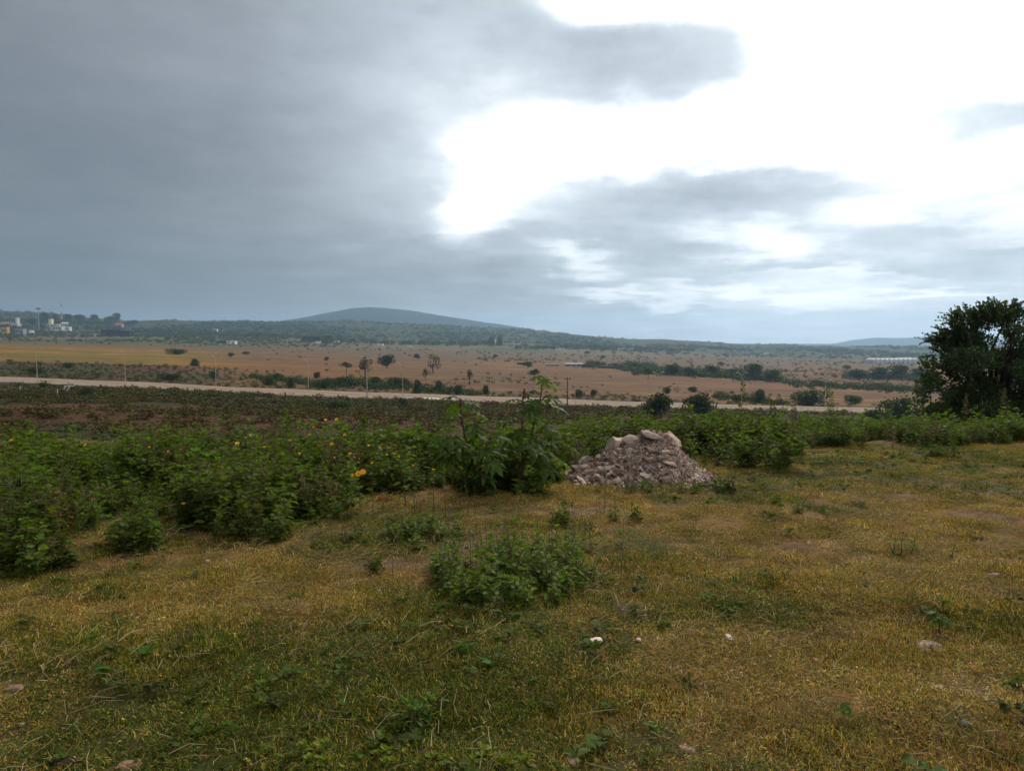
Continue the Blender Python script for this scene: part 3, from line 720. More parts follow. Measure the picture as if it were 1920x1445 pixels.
def build_rubble():
    foot = at(1205, 910); D = foot.y + 0.75; pxm = F / D
    cx = slopes(1212, 722)[0] * D; zc = ground(cx, D)
    root = thing('rubble_pile', 'heap of pinkish grey broken stone and earth at the edge of the weeds', 'rubble pile', (cx, D, zc))
    prof = [(-1.06, 0), (-1.0, .10), (-.85, .34), (-.72, .48), (-.6, .66), (-.45, .84), (-.2, .90), (-.05, 1.0), (.1, 1.0), (.3, .88), (.43, .70), (.55, .52), (.7, .33), (.86, .15), (1.0, .04), (1.06, 0)]
    k = 0.95 * 144 / pxm   # metres per unit: heap is ~275 px wide
    HX = 86 / pxm
    def hh(x, y):
        p = np.interp(x / k, [a for a, b in prof], [b for a, b in prof]) * HX
        wdt = .78
        fall = np.clip(1 - (np.abs(y) / wdt) ** 1.15, 0, 1)
        return p * fall + (fbm(x * 3 + 7, y * 3, 55, 4) - .5) * .14 * (p > .02) * (fall > 0.02)
    n = 90; xs = np.linspace(-1.12 * k, 1.12 * k, n); ys = np.linspace(-.85, .85, n); X, Y = np.meshgrid(xs, ys); Z = hh(X, Y)
    G = H(X + cx, Y + D) - zc; Z = np.where(Z > .015, G + Z, G - .05)
    i = np.arange(n - 1); kk = np.arange(n - 1)[:, None]; f = np.stack([kk * n + i, kk * n + i + 1, (kk + 1) * n + i + 1, (kk + 1) * n + i], -1).reshape(-1, 4)
    obj('earth_mound', mesh_from('earth_mound', np.stack([X, Y, Z], -1).reshape(-1, 3), f, [M_DIRT], None, False), root)
    r = np.random.RandomState(8)
    tints = [(1, 1, 1), (1.35, 1.25, 1.18), (.62, .50, .50), (1.6, 1.55, 1.42), (.75, .68, .66), (1.1, .85, .80)]
    rocks = [rock_mesh('stone', 400 + q, [12, 16, 14, 18, 13, 11][q % 6], [1, .7, .9, .5, .8, .6][q % 6], tints[q % 6]) for q in range(12)]
    slab = [rock_mesh('slab', 440 + q, 26, .42, tints[q % 3]) for q in range(3)]
    def surf(x, y): return float(hh(np.array([x]), np.array([y]))[0]) + ground(cx + x, D + y) - zc
    def put(me, px, py_, wpx, aspect=(1, 1, 1), rot=(0, 0, 0), name='stone', ylocal=None, sink=.25, label=None):
        # a stone seen at (px,py): slide it over the heap's near face until its height fits
        hx, hz = slopes(px, py_); best = None
        for y in np.linspace(-.80, .25, 60):
            x = hx * (D + y) - cx; e = abs(surf(x, y) - (hz * (D + y) - zc))
            if best is None or e < best[0]: best = (e, x, y)
        _, x, y = best; s = wpx / pxm
        o = obj(name, me, root, (x, y, surf(x, y) + s * (.28 - sink)), rot, (s * aspect[0], s * aspect[1], s * aspect[2]))
        if label: o['label'] = label
        return o
    # the big pieces the photograph shows
    put(slab[0], 1222, 818, 52, (1, .8, .8), (R(10), R(14), R(12)), 'slab', label='large pale slab lying on the crest')
    put(slab[1], 1262, 828, 46, (.8, .9, 1.1), (R(0), R(48), R(-25)), 'slab', label='tilted slab leaning right of the crest')
    put(slab[2], 1268, 848, 34, (1, .8, .9), (R(8), R(20), R(15)), 'slab')
    put(rocks[3], 1147, 824, 50, (1, .8, 1.15), (R(-15), R(-24), R(10)), 'boulder', label='pale lichen-grey boulder at the upper left of the heap')
    put(rocks[1], 1186, 824, 48, (1, .8, .95), (0, R(10), R(30)), 'boulder', sink=.35)
    put(rocks[0], 1098, 860, 30, (1, .9, 1.1), (0, R(20), 0), 'boulder')
    put(rocks[7], 1068, 877, 26, (1, .9, 1), (R(15), 0, R(40)), 'boulder')
    put(rocks[2], 1091, 882, 24, (1, .9, 1), (R(25), R(10), 0), 'boulder')
    put(rocks[8], 1107, 892, 30, (1, .9, .9), (0, R(-15), R(20)), 'boulder')
    put(rocks[9], 1085, 902, 22, (1, .9, 1), (0, 0, R(70)), 'boulder')
    put(rocks[5], 1225, 843, 32, (1, .8, .8), (R(30), R(20), 0), 'stone')
    put(rocks[4], 1240, 858, 28, (1, .8, .8), (R(20), 0, R(40)), 'stone')
    for q in range(240):
        px = r.uniform(1075, 1320) if q % 3 else r.uniform(1075, 1200); top = np.interp(px, [1065, 1100, 1130, 1150, 1215, 1270, 1300, 1330], [885, 868, 835, 825, 808, 832, 862, 888]); py_ = top + (912 - top) * r.uniform(.05, 1) ** .8
        w = r.uniform(7, 15) if r.uniform() < .70 else r.uniform(14, 24)
        put(rocks[r.randint(12)], px, py_, w, (1, r.uniform(.6, 1), r.uniform(.6, 1.1)), tuple(r.uniform(-.9, .9, 3)), 'stone', sink=r.uniform(.1, .35))
    # gravel between them
    mb = MB(); src = []
    for q in range(8):
        me = rocks[q]; V = np.array([v.co for v in me.vertices]); src.append((V, [list(p.vertices) for p in me.polygons]))
    for q in range(3600):
        if q < 3000:
            x = r.normal(.12, .40) * k; y = -abs(r.normal(0.32, .22))
        elif q < 3420: x = r.uniform(-1.05, 1.1) * k; y = -r.uniform(.45, .92)
        else: x = r.normal(.3, .75) * k; y = -.8 - abs(r.normal(0, .22))
        if abs(x) > 1.9 * k: continue
        V, Fc = src[r.randint(8)]; s = r.uniform(.015, .055) * (1.5 if r.uniform() < .12 else 1)
        Mx = np.array(Euler(tuple(r.uniform(-3, 3, 3))).to_matrix())
        z = max(surf(x, y), ground(cx + x, D + y) - zc)
        t = tints[r.randint(6)]; mb.add((V * s) @ Mx.T + np.array([x, y, z + s * .12]), Fc, 0, np.array(t) * r.uniform(.7, 1.3))
    obj('gravel', mb.mesh('gravel', [M_ROCK]), root, kind='stuff')
    return root, D
RUB, RUB_D = build_rubble()

# loose stones on the meadow
def build_stones():
    t = [(1115, 1210, 36, (1.9, 1.95, 2.1), 'palest loose stone in the grass, whitish grey, in front of the big weed clump'),
         (1197, 1203, 16, (1.5, 1.4, 1.3), 'small cream pebble just right of the whitish stone'),
         (1366, 1199, 20, (2.0, 2.0, 2.05), 'small round white stone lying alone in the grass right of centre'),
         (1287, 1408, 34, (.95, .78, .66), 'tan stone half sunk in the grass at the bottom edge of the meadow'),
         (1058, 1368, 14, (1.0, .95, .85), 'little grey-tan stone between dead stalks below the whitish stone'),
         (1075, 1430, 34, (1.1, .9, .75), 'pale brown flat stone at the very bottom centre'),
         (1740, 1217, 46, (1.1, 1.05, .95), 'long flat grey stone below the red-stemmed seedling'),
         (1757, 1293, 26, (1.15, 1.05, .85), 'small yellowish stone below the long flat stone'),
         (1812, 1362, 20, (.55, .62, .55), 'dark greenish round pebble near the lower right corner'),
         (241, 1440, 44, (.85, .62, .48), 'brown stone cut by the bottom edge on the left'),
         (40, 1360, 18, (1.0, .8, .7), 'small pinkish stone near the lower left corner'),
         (390, 1052, 9, (2.2, 2.2, 2.2), 'tiny white pebble below the thicket on the left'),
         (1594, 1262, 24, (.75, .65, .68), 'low grey-brown stone on the bare patch right of the yellow stalk'),
         (1530, 1240, 18, (.85, .7, .68), 'small dull pink stone at the bare patch beside the yellow stalk'),
         (1455, 1200, 10, (1.1, 1, .9), 'pebble just right of the yellow stalk'),
         (1862, 1082, 22, (1.1, .9, .85), 'flat pinkish stone near the right edge of the meadow'),
         (28, 1293, 30, (.62, .48, .40), 'flat brown stone at the left edge of the meadow')]
    for q, (px, py, w, tn, lab) in enumerate(t):
        p = at(px, py); s = w / F * math.hypot(p.x, p.y) * .82
        o = thing('loose_stone', lab, 'stone', (p.x, p.y, p.z + s * (.30 if w in (36, 20, 16) else .12)), random.uniform(0, 6), 'loose stones in the grass', (s, s * .85, s * (.85 if w < 30 else .6)), rock_mesh('loose_stone', 500 + q, 30, .8, tn))
    # dung and the dark clod
    for (px, py, w, lab) in [(1832, 1010, 26, 'dark brown dung pat towards the right edge of the meadow'), (1812, 1003, 14, 'smaller dark dung lump just left of the dung pat'),
                             (130, 1432, 70, 'black earth clod at the bottom left corner'), (350, 1098, 12, 'dark clod on the straw-coloured patch at the left')]:
        p = at(px, py); s = w / F * p.y
        me = rock_mesh('clod', px, 30, .5); me.materials.clear(); me.materials.append(M_DUNG)
        thing('earth_clod' if 'clod' in lab else 'dung', lab, 'earth clod' if 'clod' in lab else 'dung', (p.x, p.y, p.z + .01), 0, None, (s, s * .8, s * .5), me)
build_stones()

# ---------------------------------------------------------------- single plants of the foreground
def weed_clump(name, label, category, stems, kind='lobed', group=None, twigs=0, twig_h=.4, spread=None, seed=0, leaf_mat=None):
    """stems: list of (px, py, height px, lean, leaf m, nleaf); thing > stem > foliage"""
    pts = [at(s[0], s[1]) for s in stems]; c = sum(pts, Vector((0, 0, 0))) / len(pts); c.z = ground(c.x, c.y)
    root = thing(name, label, category, c, 0, group or 'weed clumps along and on the meadow'); r = np.random.RandomState(900 + seed)
    for p, s in zip(pts, stems):
        h = s[2] / F * p.y; sm, lm = MB(), MB()
        weed_stem(r, sm, lm, (0, 0, -.02), h, s[3], s[4], s[5], kind, branches=s[6] if len(s) > 6 else 3, bare=.08)
        st = obj('stem', sm.mesh('stem', [M_STEM]), root, p - c)
        obj('foliage', lm.mesh('foliage', [leaf_mat or M_WEED]), st)
    for q in range(twigs):
        p = pts[r.randint(len(pts))] + Vector((r.normal(0, .12), r.normal(0, .10), 0)); p.z = ground(p.x, p.y)
        mb = MB(); h = twig_h * r.uniform(.6, 1.1); cv = stem_curve(r, h, r.uniform(0, .2), n=5); mb.tube(cv, np.linspace(.004, .0015, 5), 4)
        for b in range(3):
            t = r.randint(2, 5); e = cv[t] + np.array([r.normal(0, .03), r.normal(0, .03), r.uniform(.01, .05)]); mb.tube([cv[t], e], [.002, .001], 3)
        obj('bare_stalk', mb.mesh('bare_stalk', [M_DRYSTEM]), root, p - c)
    return root

def ring(cx, cy, w, hgt, n, hpx, leaf, nl, seed, br=3, lean=.35):
    r = np.random.RandomState(seed); out = []
    for q in range(n):
        a = r.uniform(0, 6.28); t = math.sqrt(r.uniform(0, 1)); x = cx + math.cos(a) * w * t; y = cy + math.sin(a) * hgt * t
        out.append((x, y, hpx * r.uniform(.65, 1.15) * (1 - .35 * t), lean * r.uniform(.4, 1.2), leaf * r.uniform(.8, 1.2), nl, br))
    return out

weed_clump('weed_clump', 'largest clump of leafy weeds with bare upright stalks, alone in the middle of the meadow', 'weed clump', ring(958, 1098, 152, 48, 84, 108, .060, 16, 1), twigs=22, twig_h=.56, seed=1, leaf_mat=M_WEED_L)
weed_clump('weed_clump', 'smaller weed clump with many dark bare stalks behind and left of the big meadow clump', 'weed clump', ring(795, 1008, 74, 20, 28, 52, .055, 12, 2), twigs=14, twig_h=.36, seed=2, leaf_mat=M_WEED_L)
weed_clump('weed_clump', 'rounded bright green weed clump jutting out from the left thicket', 'weed clump', ring(260, 1024, 46, 18, 18, 100, .085, 13, 3), seed=3)
weed_clump('weed_clump', 'tall bushy weed with dark foot standing right of the rubble pile', 'weed clump', ring(1440, 878, 48, 6, 13, 98, .12, 17, 4), seed=4)
weed_clump('weed_clump', 'low leafy weed clump at the right foot of the rubble pile', 'weed clump', ring(1357, 918, 20, 7, 7, 44, .075, 10, 5), seed=5)
weed_clump('weed_clump', 'low weed tuft in the grass just below the rubble pile', 'weed clump', ring(1172, 975, 28, 8, 5, 38, .05, 9, 6), twigs=3, twig_h=.25, seed=6)
weed_clump('weed_clump', 'small three-headed green weed alone in the grass on the right', 'weed clump', [(1676, 1038, 30, .2, .05, 8, 2), (1690, 1040, 44, .08, .05, 9, 2), (1708, 1036, 26, .25, .05, 8, 2)], 'ovate', seed=7)
weed_clump('weed_clump', 'single small weed to the right of the three-headed one', 'weed clump', [(1784, 1046, 28, .15, .045, 7, 1)], 'ovate', seed=8)
weed_clump('weed_clump', 'little dark weed in the grass right of the rubble pile', 'weed clump', [(1490, 962, 24, .1, .05, 8, 2), (1498, 962, 20, .3, .05, 7, 1)], 'ovate', seed=9)
weed_clump('weed_clump', 'flat dark green weed beyond the little dark one on the right', 'weed clump', ring(1618, 952, 22, 4, 5, 18, .045, 7, 10), 'ovate', seed=10)
weed_clump('weed_clump', 'small scraggy weed left of the big meadow clump', 'weed clump', ring(702, 1075, 22, 7, 5, 38, .055, 8, 11), twigs=3, twig_h=.28, seed=11)
weed_clump('weed_clump', 'little weed on the straw patch left of centre', 'weed clump', ring(552, 1120, 16, 5, 3, 22, .045, 7, 12), seed=12)
weed_clump('weed_clump', 'dark spindly weed in front of the thicket edge left of the dry tuft', 'weed clump', [(643, 1022, 58, .12, .035, 8, 2), (650, 1024, 44, .25, .03, 7, 2)], 'narrow', twigs=2, twig_h=.3, seed=13)
weed_clump('weed_clump', 'green weed growing between the castor plants and the rubble pile', 'weed clump', ring(1050, 985, 18, 5, 5, 44, .06, 9, 14), seed=14)
weed_clump('weed_clump', 'broad-leaved tuft of deep green blades near the bottom centre', 'weed clump', ring(775, 1365, 46, 16, 10, 70, .10, 9, 15, 1, .5), 'narrow', seed=15)
weed_clump('weed_clump', 'small bright green spreading weed near the bottom left', 'weed clump', ring(385, 1370, 40, 16, 6, 34, .05, 8, 16), seed=16)
weed_clump('weed_clump', 'low yellowish green seedlings at the bottom edge left of centre', 'weed clump', ring(590, 1424, 70, 16, 12, 36, .046, 7, 17, 1), 'ovate', seed=17, leaf_mat=M_LIME)
weed_clump('weed_clump', 'low yellowish green seedlings at the bottom edge under the deep green tuft', 'weed clump', ring(760, 1434, 80, 12, 13, 38, .048, 7, 18, 1), 'ovate', seed=18, leaf_mat=M_LIME)
weed_clump('weed_clump', 'low seedlings at the bottom edge right of the deep green tuft', 'weed clump', ring(930, 1428, 70, 15, 10, 34, .045, 7, 19, 1), 'ovate', seed=19, leaf_mat=M_LIME)
weed_clump('weed_clump', 'tiny pale green weed in the lower right part of the meadow', 'weed clump', [(1296, 1292, 34, .15, .04, 8, 1)], 'ovate', seed=20)
weed_clump('weed_clump', 'small green weed at the right edge near the bottom', 'weed clump', ring(1902, 1292, 14, 6, 3, 34, .045, 8, 21), seed=21)
weed_clump('weed_clump', 'rounded weed jutting from the right belt of weeds below the big tree', 'weed clump', ring(1765, 855, 30, 3, 7, 40, .085, 11, 22), seed=22)
weed_clump('weed_clump', 'weed in the grass in front of the right belt near the frame edge', 'weed clump', ring(1818, 878, 12, 3, 3, 24, .06, 8, 23), seed=23)
weed_clump('weed_clump', 'low green weeds growing along the front foot of the rubble pile', 'weed clump', ring(1215, 922, 100, 5, 16, 26, .05, 8, 33), seed=33)
weed_clump('weed_clump', 'tall thin weed with yellow flowering top standing before the rubble pile', 'weed clump', [(1132, 962, 98, .04, .035, 8, 1)], 'narrow', seed=24)
weed_clump('weed_clump', 'slender weed with a light tip below the castor plants', 'weed clump', [(878, 968, 62, .1, .04, 7, 1)], 'narrow', twigs=1, twig_h=.3, seed=25)
weed_clump('weed_clump', 'spindly weed right of the dry grass tuft', 'weed clump', [(838, 990, 90, .05, .035, 7, 2)], 'narrow', twigs=1, twig_h=.35, seed=26)
weed_clump('weed_clump', 'lowest front weed of the left thicket beside the frame edge', 'weed clump', ring(60, 1066, 70, 14, 14, 110, .085, 13, 27), seed=27)
weed_clump('weed_clump', 'front weed of the left thicket below the middle flowers', 'weed clump', ring(480, 1008, 70, 9, 14, 90, .085, 13, 28), seed=28)
weed_clump('weed_clump', 'end weed of the left thicket, rounded, left of the dry grass tuft', 'weed clump', ring(620, 972, 42, 8, 9, 70, .085, 13, 29), seed=29)
weed_clump('weed_clump', 'dark leafy weed at the right foot of the castor plants', 'weed clump', ring(1000, 925, 50, 8, 10, 62, .10, 12, 30), seed=30)
weed_clump('weed_clump', 'dark leafy weed at the left foot of the castor plants', 'weed clump', ring(890, 925, 45, 6, 9, 56, .09, 12, 31), seed=31)
# brown seed-headed docks rising out of the thicket
def dock(px, depth, top, lab, seed, n=1, dry=False):
    p = on(px, depth); z_top = slopes(px, top)[1] * depth; h = z_top - p.z
    root = thing('tall_weed', lab, 'tall weed', p); r = np.random.RandomState(seed)
    sm, lm = MB(), MB(); weed_stem(r, sm, lm, (0, 0, 0), h * .92, .06, .11, 26, 'ovate', branches=4, stem_r=.009)
    obj('stem', sm.mesh('stem', [M_STEM]), root); obj('foliage', lm.mesh('foliage', [M_WEED]), root)
    hd = MB(); m = 150; t = r.uniform(.62, 1.0, m); a = r.uniform(0, 6.28, m); rd = .065 * (1.05 - (t - .62) / .38) * r.uniform(.3, 1, m) + .012
    P = np.stack([np.sin(a) * rd, np.cos(a) * rd, t * h], -1) + np.array(stem_curve(np.random.RandomState(seed), h * .9, .06)[-1] * [1, 1, 0])
    put_leaves(hd, 'quad', P, np.stack([np.sin(a), np.cos(a), r.uniform(.3, 1, m)], -1), r.normal(0, 1, m), r.uniform(.02, .05, m), np.tile((1, 1, 1), (m, 1)) * r.uniform(.6, 1.4, (m, 1)))
    me = hd.mesh('seed_head', [M_DRYSTEM if dry else M_WEED]); obj('seed_head', me, root)
dock(431, 11.5, 762, 'tall dark spike of a weed rising above the left thicket', 61, dry=True)
dock(530, 11.0, 768, 'tall leafy weed head standing above the thicket right of the dark spike', 62)
dock(686, 11.6, 778, 'pointed bluish green weed top at the right end of the left thicket', 63)
dock(50, 10.0, 788, 'leafy weed top rising near the left frame edge', 64)
dock(226, 10.5, 808, 'narrow rounded weed top between the two left flowers', 65)
dock(1392, 19, 712, 'tallest yellow-green shoot behind the weeds right of the rubble pile', 66)
dock(1450, 18, 748, 'second tall green shoot behind the weeds right of the rubble pile', 67)
dock(1556, 20, 728, 'upright green shoot among the dry stalks', 68)
dock(1482, 20, 742, 'brownish shoot at the left end of the dry stalks', 69, dry=True)
dock(1888, 19, 728, 'pale brown seed spike in front of the big tree', 70, dry=True)
dock(1806, 20, 738, 'short brown seed spike left of the pale one before the big tree', 71, dry=True)

# dry stalks against the road on the right
for q in range(22):
    r = np.random.RandomState(700 + q); px = 1468 + q * 6.1 + r.uniform(-2, 2); d = r.uniform(18.5, 21); p = on(px, d); top = slopes(px, r.uniform(764, 784))[1] * d
    mb = MB(); cv = stem_curve(r, top - p.z, r.uniform(0, .12), n=5); mb.tube(cv, np.linspace(.009, .004, 5), 4)
    for b in range(3): t = r.randint(2, 5); mb.tube([cv[t], cv[t] + np.array([r.normal(0, .08), r.normal(0, .05), r.uniform(.05, .15)])], [.004, .002], 3)
    thing('dry_stalk', 'thin dry brown stalk standing against the road, right of the tall green shoots', 'dry stalk', p, 0, 'dry stalks standing behind the right weed belt', me=mb.mesh('dry_stalk', [M_DRYSTEM]))

# yellow flowers: each on its own plant of the thicket
def flower_mesh(r):
    mb = MB(); n = 11
    for k in range(n):
        a = k * 6.283 / n; d = np.array([math.sin(a), math.cos(a), 0.25]); s = np.array([math.cos(a), -math.sin(a), 0]); L = .034
        mb.add([d * .008, d * L * .6 + s * .008, d * L, d * L * .6 - s * .008], [[0, 1, 2, 3]])
    me1 = mb.mesh('petals', [M_PETAL], tint=False)
    mb = MB(); V = [(0, 0, .010)] + [(math.sin(a) * .010, math.cos(a) * .010, .004) for a in np.arange(7) * 6.283 / 7]; mb.add(V, [[0, 1 + k, 1 + (k + 1) % 7] for k in range(7)])
    return me1, mb.mesh('flower_centre', [M_YSTALK], tint=False)
FM = flower_mesh(None)
FLOW = [(92, 791, 9, 1.3, 'flowering weed with the highest yellow bloom at the far left'), (22, 825, 9, 1.1, 'flowering weed with a yellow bloom at the left frame edge, upper'), (160, 834, 9, 1.0, 'flowering weed with one orange bloom below the highest left bloom'),
        (3, 888, 8, .9, 'flowering weed with a small bloom touching the left frame edge, lower'), (26, 890, 8, .9, 'flowering weed with a small bloom beside the left frame edge, lower'),
        (445, 831, 9, 1.3, 'flowering weed with the broad yellow bloom below the dark spike'), (470, 816, 10, .8, 'flowering weed with a faded pink bloom right of the dark spike'), (610, 787, 10, .9, 'flowering weed with the highest yellow bloom in the middle of the thicket'),
        (631, 786, 10, 1.0, 'flowering weed with an orange bloom right beside the highest middle bloom'), (588, 800, 10, .6, 'flowering weed with a small bloom left below the highest middle bloom'), (646, 815, 10, .8, 'flowering weed with a small bloom right below the middle pair'),
        (672, 888, 8.4, 1.5, 'flowering weed with the double deep yellow bloom near the dry orange grass tuft'), (660, 891, 8.4, .9, 'flowering weed with a little bloom left of the double bloom'), (344, 944, 7.6, .9, 'flowering weed with a pale bloom low in the thicket front'),
        (580, 815, 9.5, .6, 'flowering weed with a tiny bloom between dark spike and middle pair'), (713, 839, 10, .7, 'flowering weed with a bloom left of the castor plants, upper'), (691, 835, 10, .7, 'flowering weed with a bloom near the right end of the thicket top'), (280, 838, 9.5, .7, 'flowering weed with a pale bloom between the two left flower groups'), (748, 855, 10, .7, 'flowering weed with a bloom nearest the castor plants')]
for q, (px, py, d, s, lab) in enumerate(FLOW):
    r = np.random.RandomState(800 + q); p = on(px + r.uniform(-6, 6), d); hx, hz = slopes(px, py); head = Vector((hx * d, d, hz * d)); h = max(.15, head.z - p.z)
    root = thing('flowering_weed', lab, 'flowering weed', p, 0, 'yellow flowering weeds of the thicket')
    sm, lm = MB(), MB(); e = np.array(head - p); cv = np.array([(0, 0, 0), e * [.3, .3, .35], e * [.75, .75, .7], e]); sm.tube(cv, [.006, .005, .003, .002], 4)
    nl = 12; t = r.uniform(.25, .88, nl); P = np.array([cv[0] * (1 - a) + cv[-1] * a for a in t]); a = r.uniform(0, 6.28, nl)
    put_leaves(lm, 'lobed', P, np.stack([np.sin(a), np.cos(a), r.normal(.1, .3, nl)], -1), r.normal(0, .3, nl), .09 * (1.2 - t * .6), np.tile((1, 1, 1), (nl, 1)) * r.uniform(.7, 1.3, (nl, 1)))
    obj('stem', sm.mesh('stem', [M_STEM]), root); obj('foliage', lm.mesh('foliage', [M_WEED]), root)
    for k in range(2 if s > 1.4 else 1):
        f = obj('petals', FM[0], root, tuple(e + np.array([k * .05, 0, k * .02])), (R(60 + r.uniform(-50, 30)), r.uniform(-.5, .5), 0), s * .75)
        obj('flower_centre', FM[1], f)

for q in range(16):
    r = np.random.RandomState(860 + q); px = [40, 75, 118, 205, 250, 320, 395, 500, 548, 566, 622, 655, 700, 728, 770, 812][q] + r.uniform(-6, 6); d = r.uniform(7.5, 10.5); p = on(px, d)
    hx, hz = slopes(px, [872, 838, 860, 850, 880, 846, 852, 838, 826, 850, 832, 850, 868, 852, 872, 880][q]); e = np.array(Vector((hx * d, d, hz * d)) - p)
    if e[2] < .3: continue
    root = thing('flowering_weed', 'thin flowering weed with one tiny yellow bloom inside the left thicket', 'flowering weed', p, 0, 'thin weeds with tiny yellow blooms'); sm, lm = MB(), MB()
    sm.tube([(0, 0, 0), e * [.5, .5, .55], e], [.005, .004, .002], 4); nl = 9; t = r.uniform(.3, .9, nl); a = r.uniform(0, 6.28, nl)
    put_leaves(lm, 'lobed', np.array([e * k for k in t]), np.stack([np.sin(a), np.cos(a), r.normal(.1, .3, nl)], -1), r.normal(0, .3, nl), .08 * (1.2 - t * .6), np.ones((nl, 1)) * [[1, 1, 1]])
    obj('stem', sm.mesh('stem', [M_STEM]), root); obj('foliage', lm.mesh('foliage', [M_WEED]), root)
    f = obj('petals', FM[0], root, tuple(e), (R(50 + r.uniform(-50, 40)), r.uniform(-.5, .5), 0), r.uniform(.4, .62)); obj('flower_centre', FM[1], f)
for q in range(18):
    r = np.random.RandomState(960 + q); px = 10 + q * 46 + r.uniform(-14, 14); d = r.uniform(8.5, 12); p = on(px, d); top = slopes(px, r.uniform(784, 812))[1] * d; h = top - p.z
    if h < .35: continue
    root = thing('tall_weed', 'upright leafy weed whose top stands a little above the left thicket', 'tall weed', p, 0, 'weed tops standing out of the left thicket'); sm, lm = MB(), MB()
    weed_stem(r, sm, lm, (0, 0, 0), h, .08, .105, 22, ['lobed', 'ovate', 'narrow'][q % 3], branches=2, stem_r=.008); obj('stem', sm.mesh('stem', [M_STEM]), root); obj('foliage', lm.mesh('foliage', [M_WEED_L if q % 2 else M_WEED]), root)

# dry grass tuft, yellow stalk, red-stemmed seedling
def dry_tuft(px, py, w, lab, seed):
    p = at(px, py); me = grass_patch(seed, 420, .10, .07, .16, .004, [(.6, (.42, .20, .06)), (.4, (.34, .20, .09))], .75)
    thing('grass_tuft', lab, 'grass tuft', p, 0, None, w / F * p.y / .30, me)
dry_tuft(722, 940, 50, 'dry orange grass tuft beside the end of the left thicket', 71)
p = at(1423, 1222); root = thing('yellow_stalk', 'yellow upright stalk standing in the grass right of centre', 'stalk', p)
mb = MB(); mb.tube([(0, 0, 0), (.006, 0, .045), (.016, 0, .09), (.028, 0, .11)], [.003, .004, .005, .003], 5); obj('stem', mb.mesh('stem', [M_YSTALK]), root)
mb = MB(); put_leaves(mb, 'narrow', np.array([(.02, 0, .09), (.024, 0, .1)]), np.array([(1, .2, 1.0), (.6, -.4, 1.3)]), np.zeros(2), np.array([.06, .04]), np.ones((2, 3))); obj('leaf', mb.mesh('leaf', [M_YSTALK]), root)

# ---------------------------------------------------------------- castor plants
def castor_leaf_mesh(seed, lobes=8):
    r = np.random.RandomState(seed); V = [(0, 0, 0)]; Fc = []; n = lobes
    for k in range(n):
        a = R(-150 + 300 * k / (n - 1)); L = (.5 + .18 * math.cos(a)) * r.uniform(.9, 1.08); w = R(17)
        def pt(rad, an, z): V.append((math.sin(an) * rad, math.cos(an) * rad, z))
        pt(L * .30, a - R(21), .02); pt(L * .66, a - w * .75, -.01); pt(L, a, -.10 - .06 * r.uniform()); pt(L * .66, a + w * .75, -.01); pt(L * .30, a + R(21), .02); pt(L * .55, a, .035)
        b = 1 + k * 6; Fc += [[0, b, b + 5], [b, b + 1, b + 5], [b + 1, b + 2, b + 5], [b + 2, b + 3, b + 5], [b + 3, b + 4, b + 5], [b + 4, 0, b + 5]]
    c = np.tile((1, 1, 1), (len(V), 1)) * r.uniform(.8, 1.25) * np.array([1, 1, 1])
    return mesh_from('castor_leaf', V, Fc, [M_CASTOR], None, False, c)
CL = [castor_leaf_mesh(s) for s in range(5)] 
def castor(px, depth, label, stems, seed, size=1.0):
    """stems: list of [(px,py) ...] followed from foot to tip; leaves: on long stalks around the upper part"""
    r = np.random.RandomState(seed); p0 = on(px, depth); root = thing('castor_plant', label, 'castor plant', p0)
    for path, nl, big in stems:
        nl = int(nl * 1.15)
        pts = []
        for i, (a, b) in enumerate(path):
            d = depth + .12 * i * (1 if seed % 2 else -1) * .3; hx, hz = slopes(a, b); pts.append(np.array(Vector((hx * d, d, hz * d)) - p0))
        pts[0] = np.array([pts[0][0], pts[0][1], min(pts[0][2], 0.0) - .03])
        mb = MB(); mb.tube(pts, np.linspace(.020, .007, len(pts)), 6); st = obj('stem', mb.mesh('stem', [M_CASTOR_STEM], True), root)
        L = np.cumsum([0] + [np.linalg.norm(pts[i + 1] - pts[i]) for i in range(len(pts) - 1)])
        for k in range(nl):
            t = (.28 + .72 * (k / max(1, nl - 1))) * L[-1]; i = min(len(pts) - 2, int(np.searchsorted(L, t)) - 1); i = max(i, 0); q = pts[i] + (pts[i + 1] - pts[i]) * (t - L[i]) / (L[i + 1] - L[i])
            a = k * 2.4 + r.uniform(-.5, .5); up = k / nl; pl = (.26 - .12 * up) * size * r.uniform(.8, 1.2)
            d = np.array([math.sin(a), math.cos(a) * .8, r.uniform(.05, .55)]); e = q + d * pl
            mb = MB(); mb.tube([q, q + d * pl * .5 + np.array([0, 0, .03]), e], [.005, .004, .003], 4); obj('leaf_stalk', mb.mesh('leaf_stalk', [M_CASTOR_STEM]), root)
            s = big * (.46 - .20 * up) * r.uniform(.75, 1.15)
            tilt = r.uniform(.15, .85); lf = obj('leaf', CL[r.randint(5)], root, tuple(e))
            # blade hangs outwards from the end of its stalk
            lf.rotation_euler = Euler((-tilt, 0, -a + r.uniform(-.4, .4)), 'XYZ'); lf.scale = (s, s, s)
    return root
castor(990, 9.6, 'castor plant with star-shaped leaves and the highest shoot, left of the rubble pile',
       [([(965, 918), (985, 862), (1000, 800), (1012, 755), (1018, 716)], 17, 1.0), ([(965, 918), (980, 860), (978, 810), (982, 762), (980, 742)], 11, .9), ([(972, 918), (1010, 880), (1040, 850), (1052, 820)], 8, .9)], 41)
castor(905, 9.4, 'left castor plant with a bent red-brown stem and drooping star-shaped leaves',
       [([(905, 915), (885, 860), (872, 820), (865, 780), (866, 752)], 14, 1.0), ([(905, 915), (900, 870), (915, 830), (925, 800)], 8, .95), ([(905, 915), (865, 885), (840, 850), (832, 822)], 7, .95)], 42)
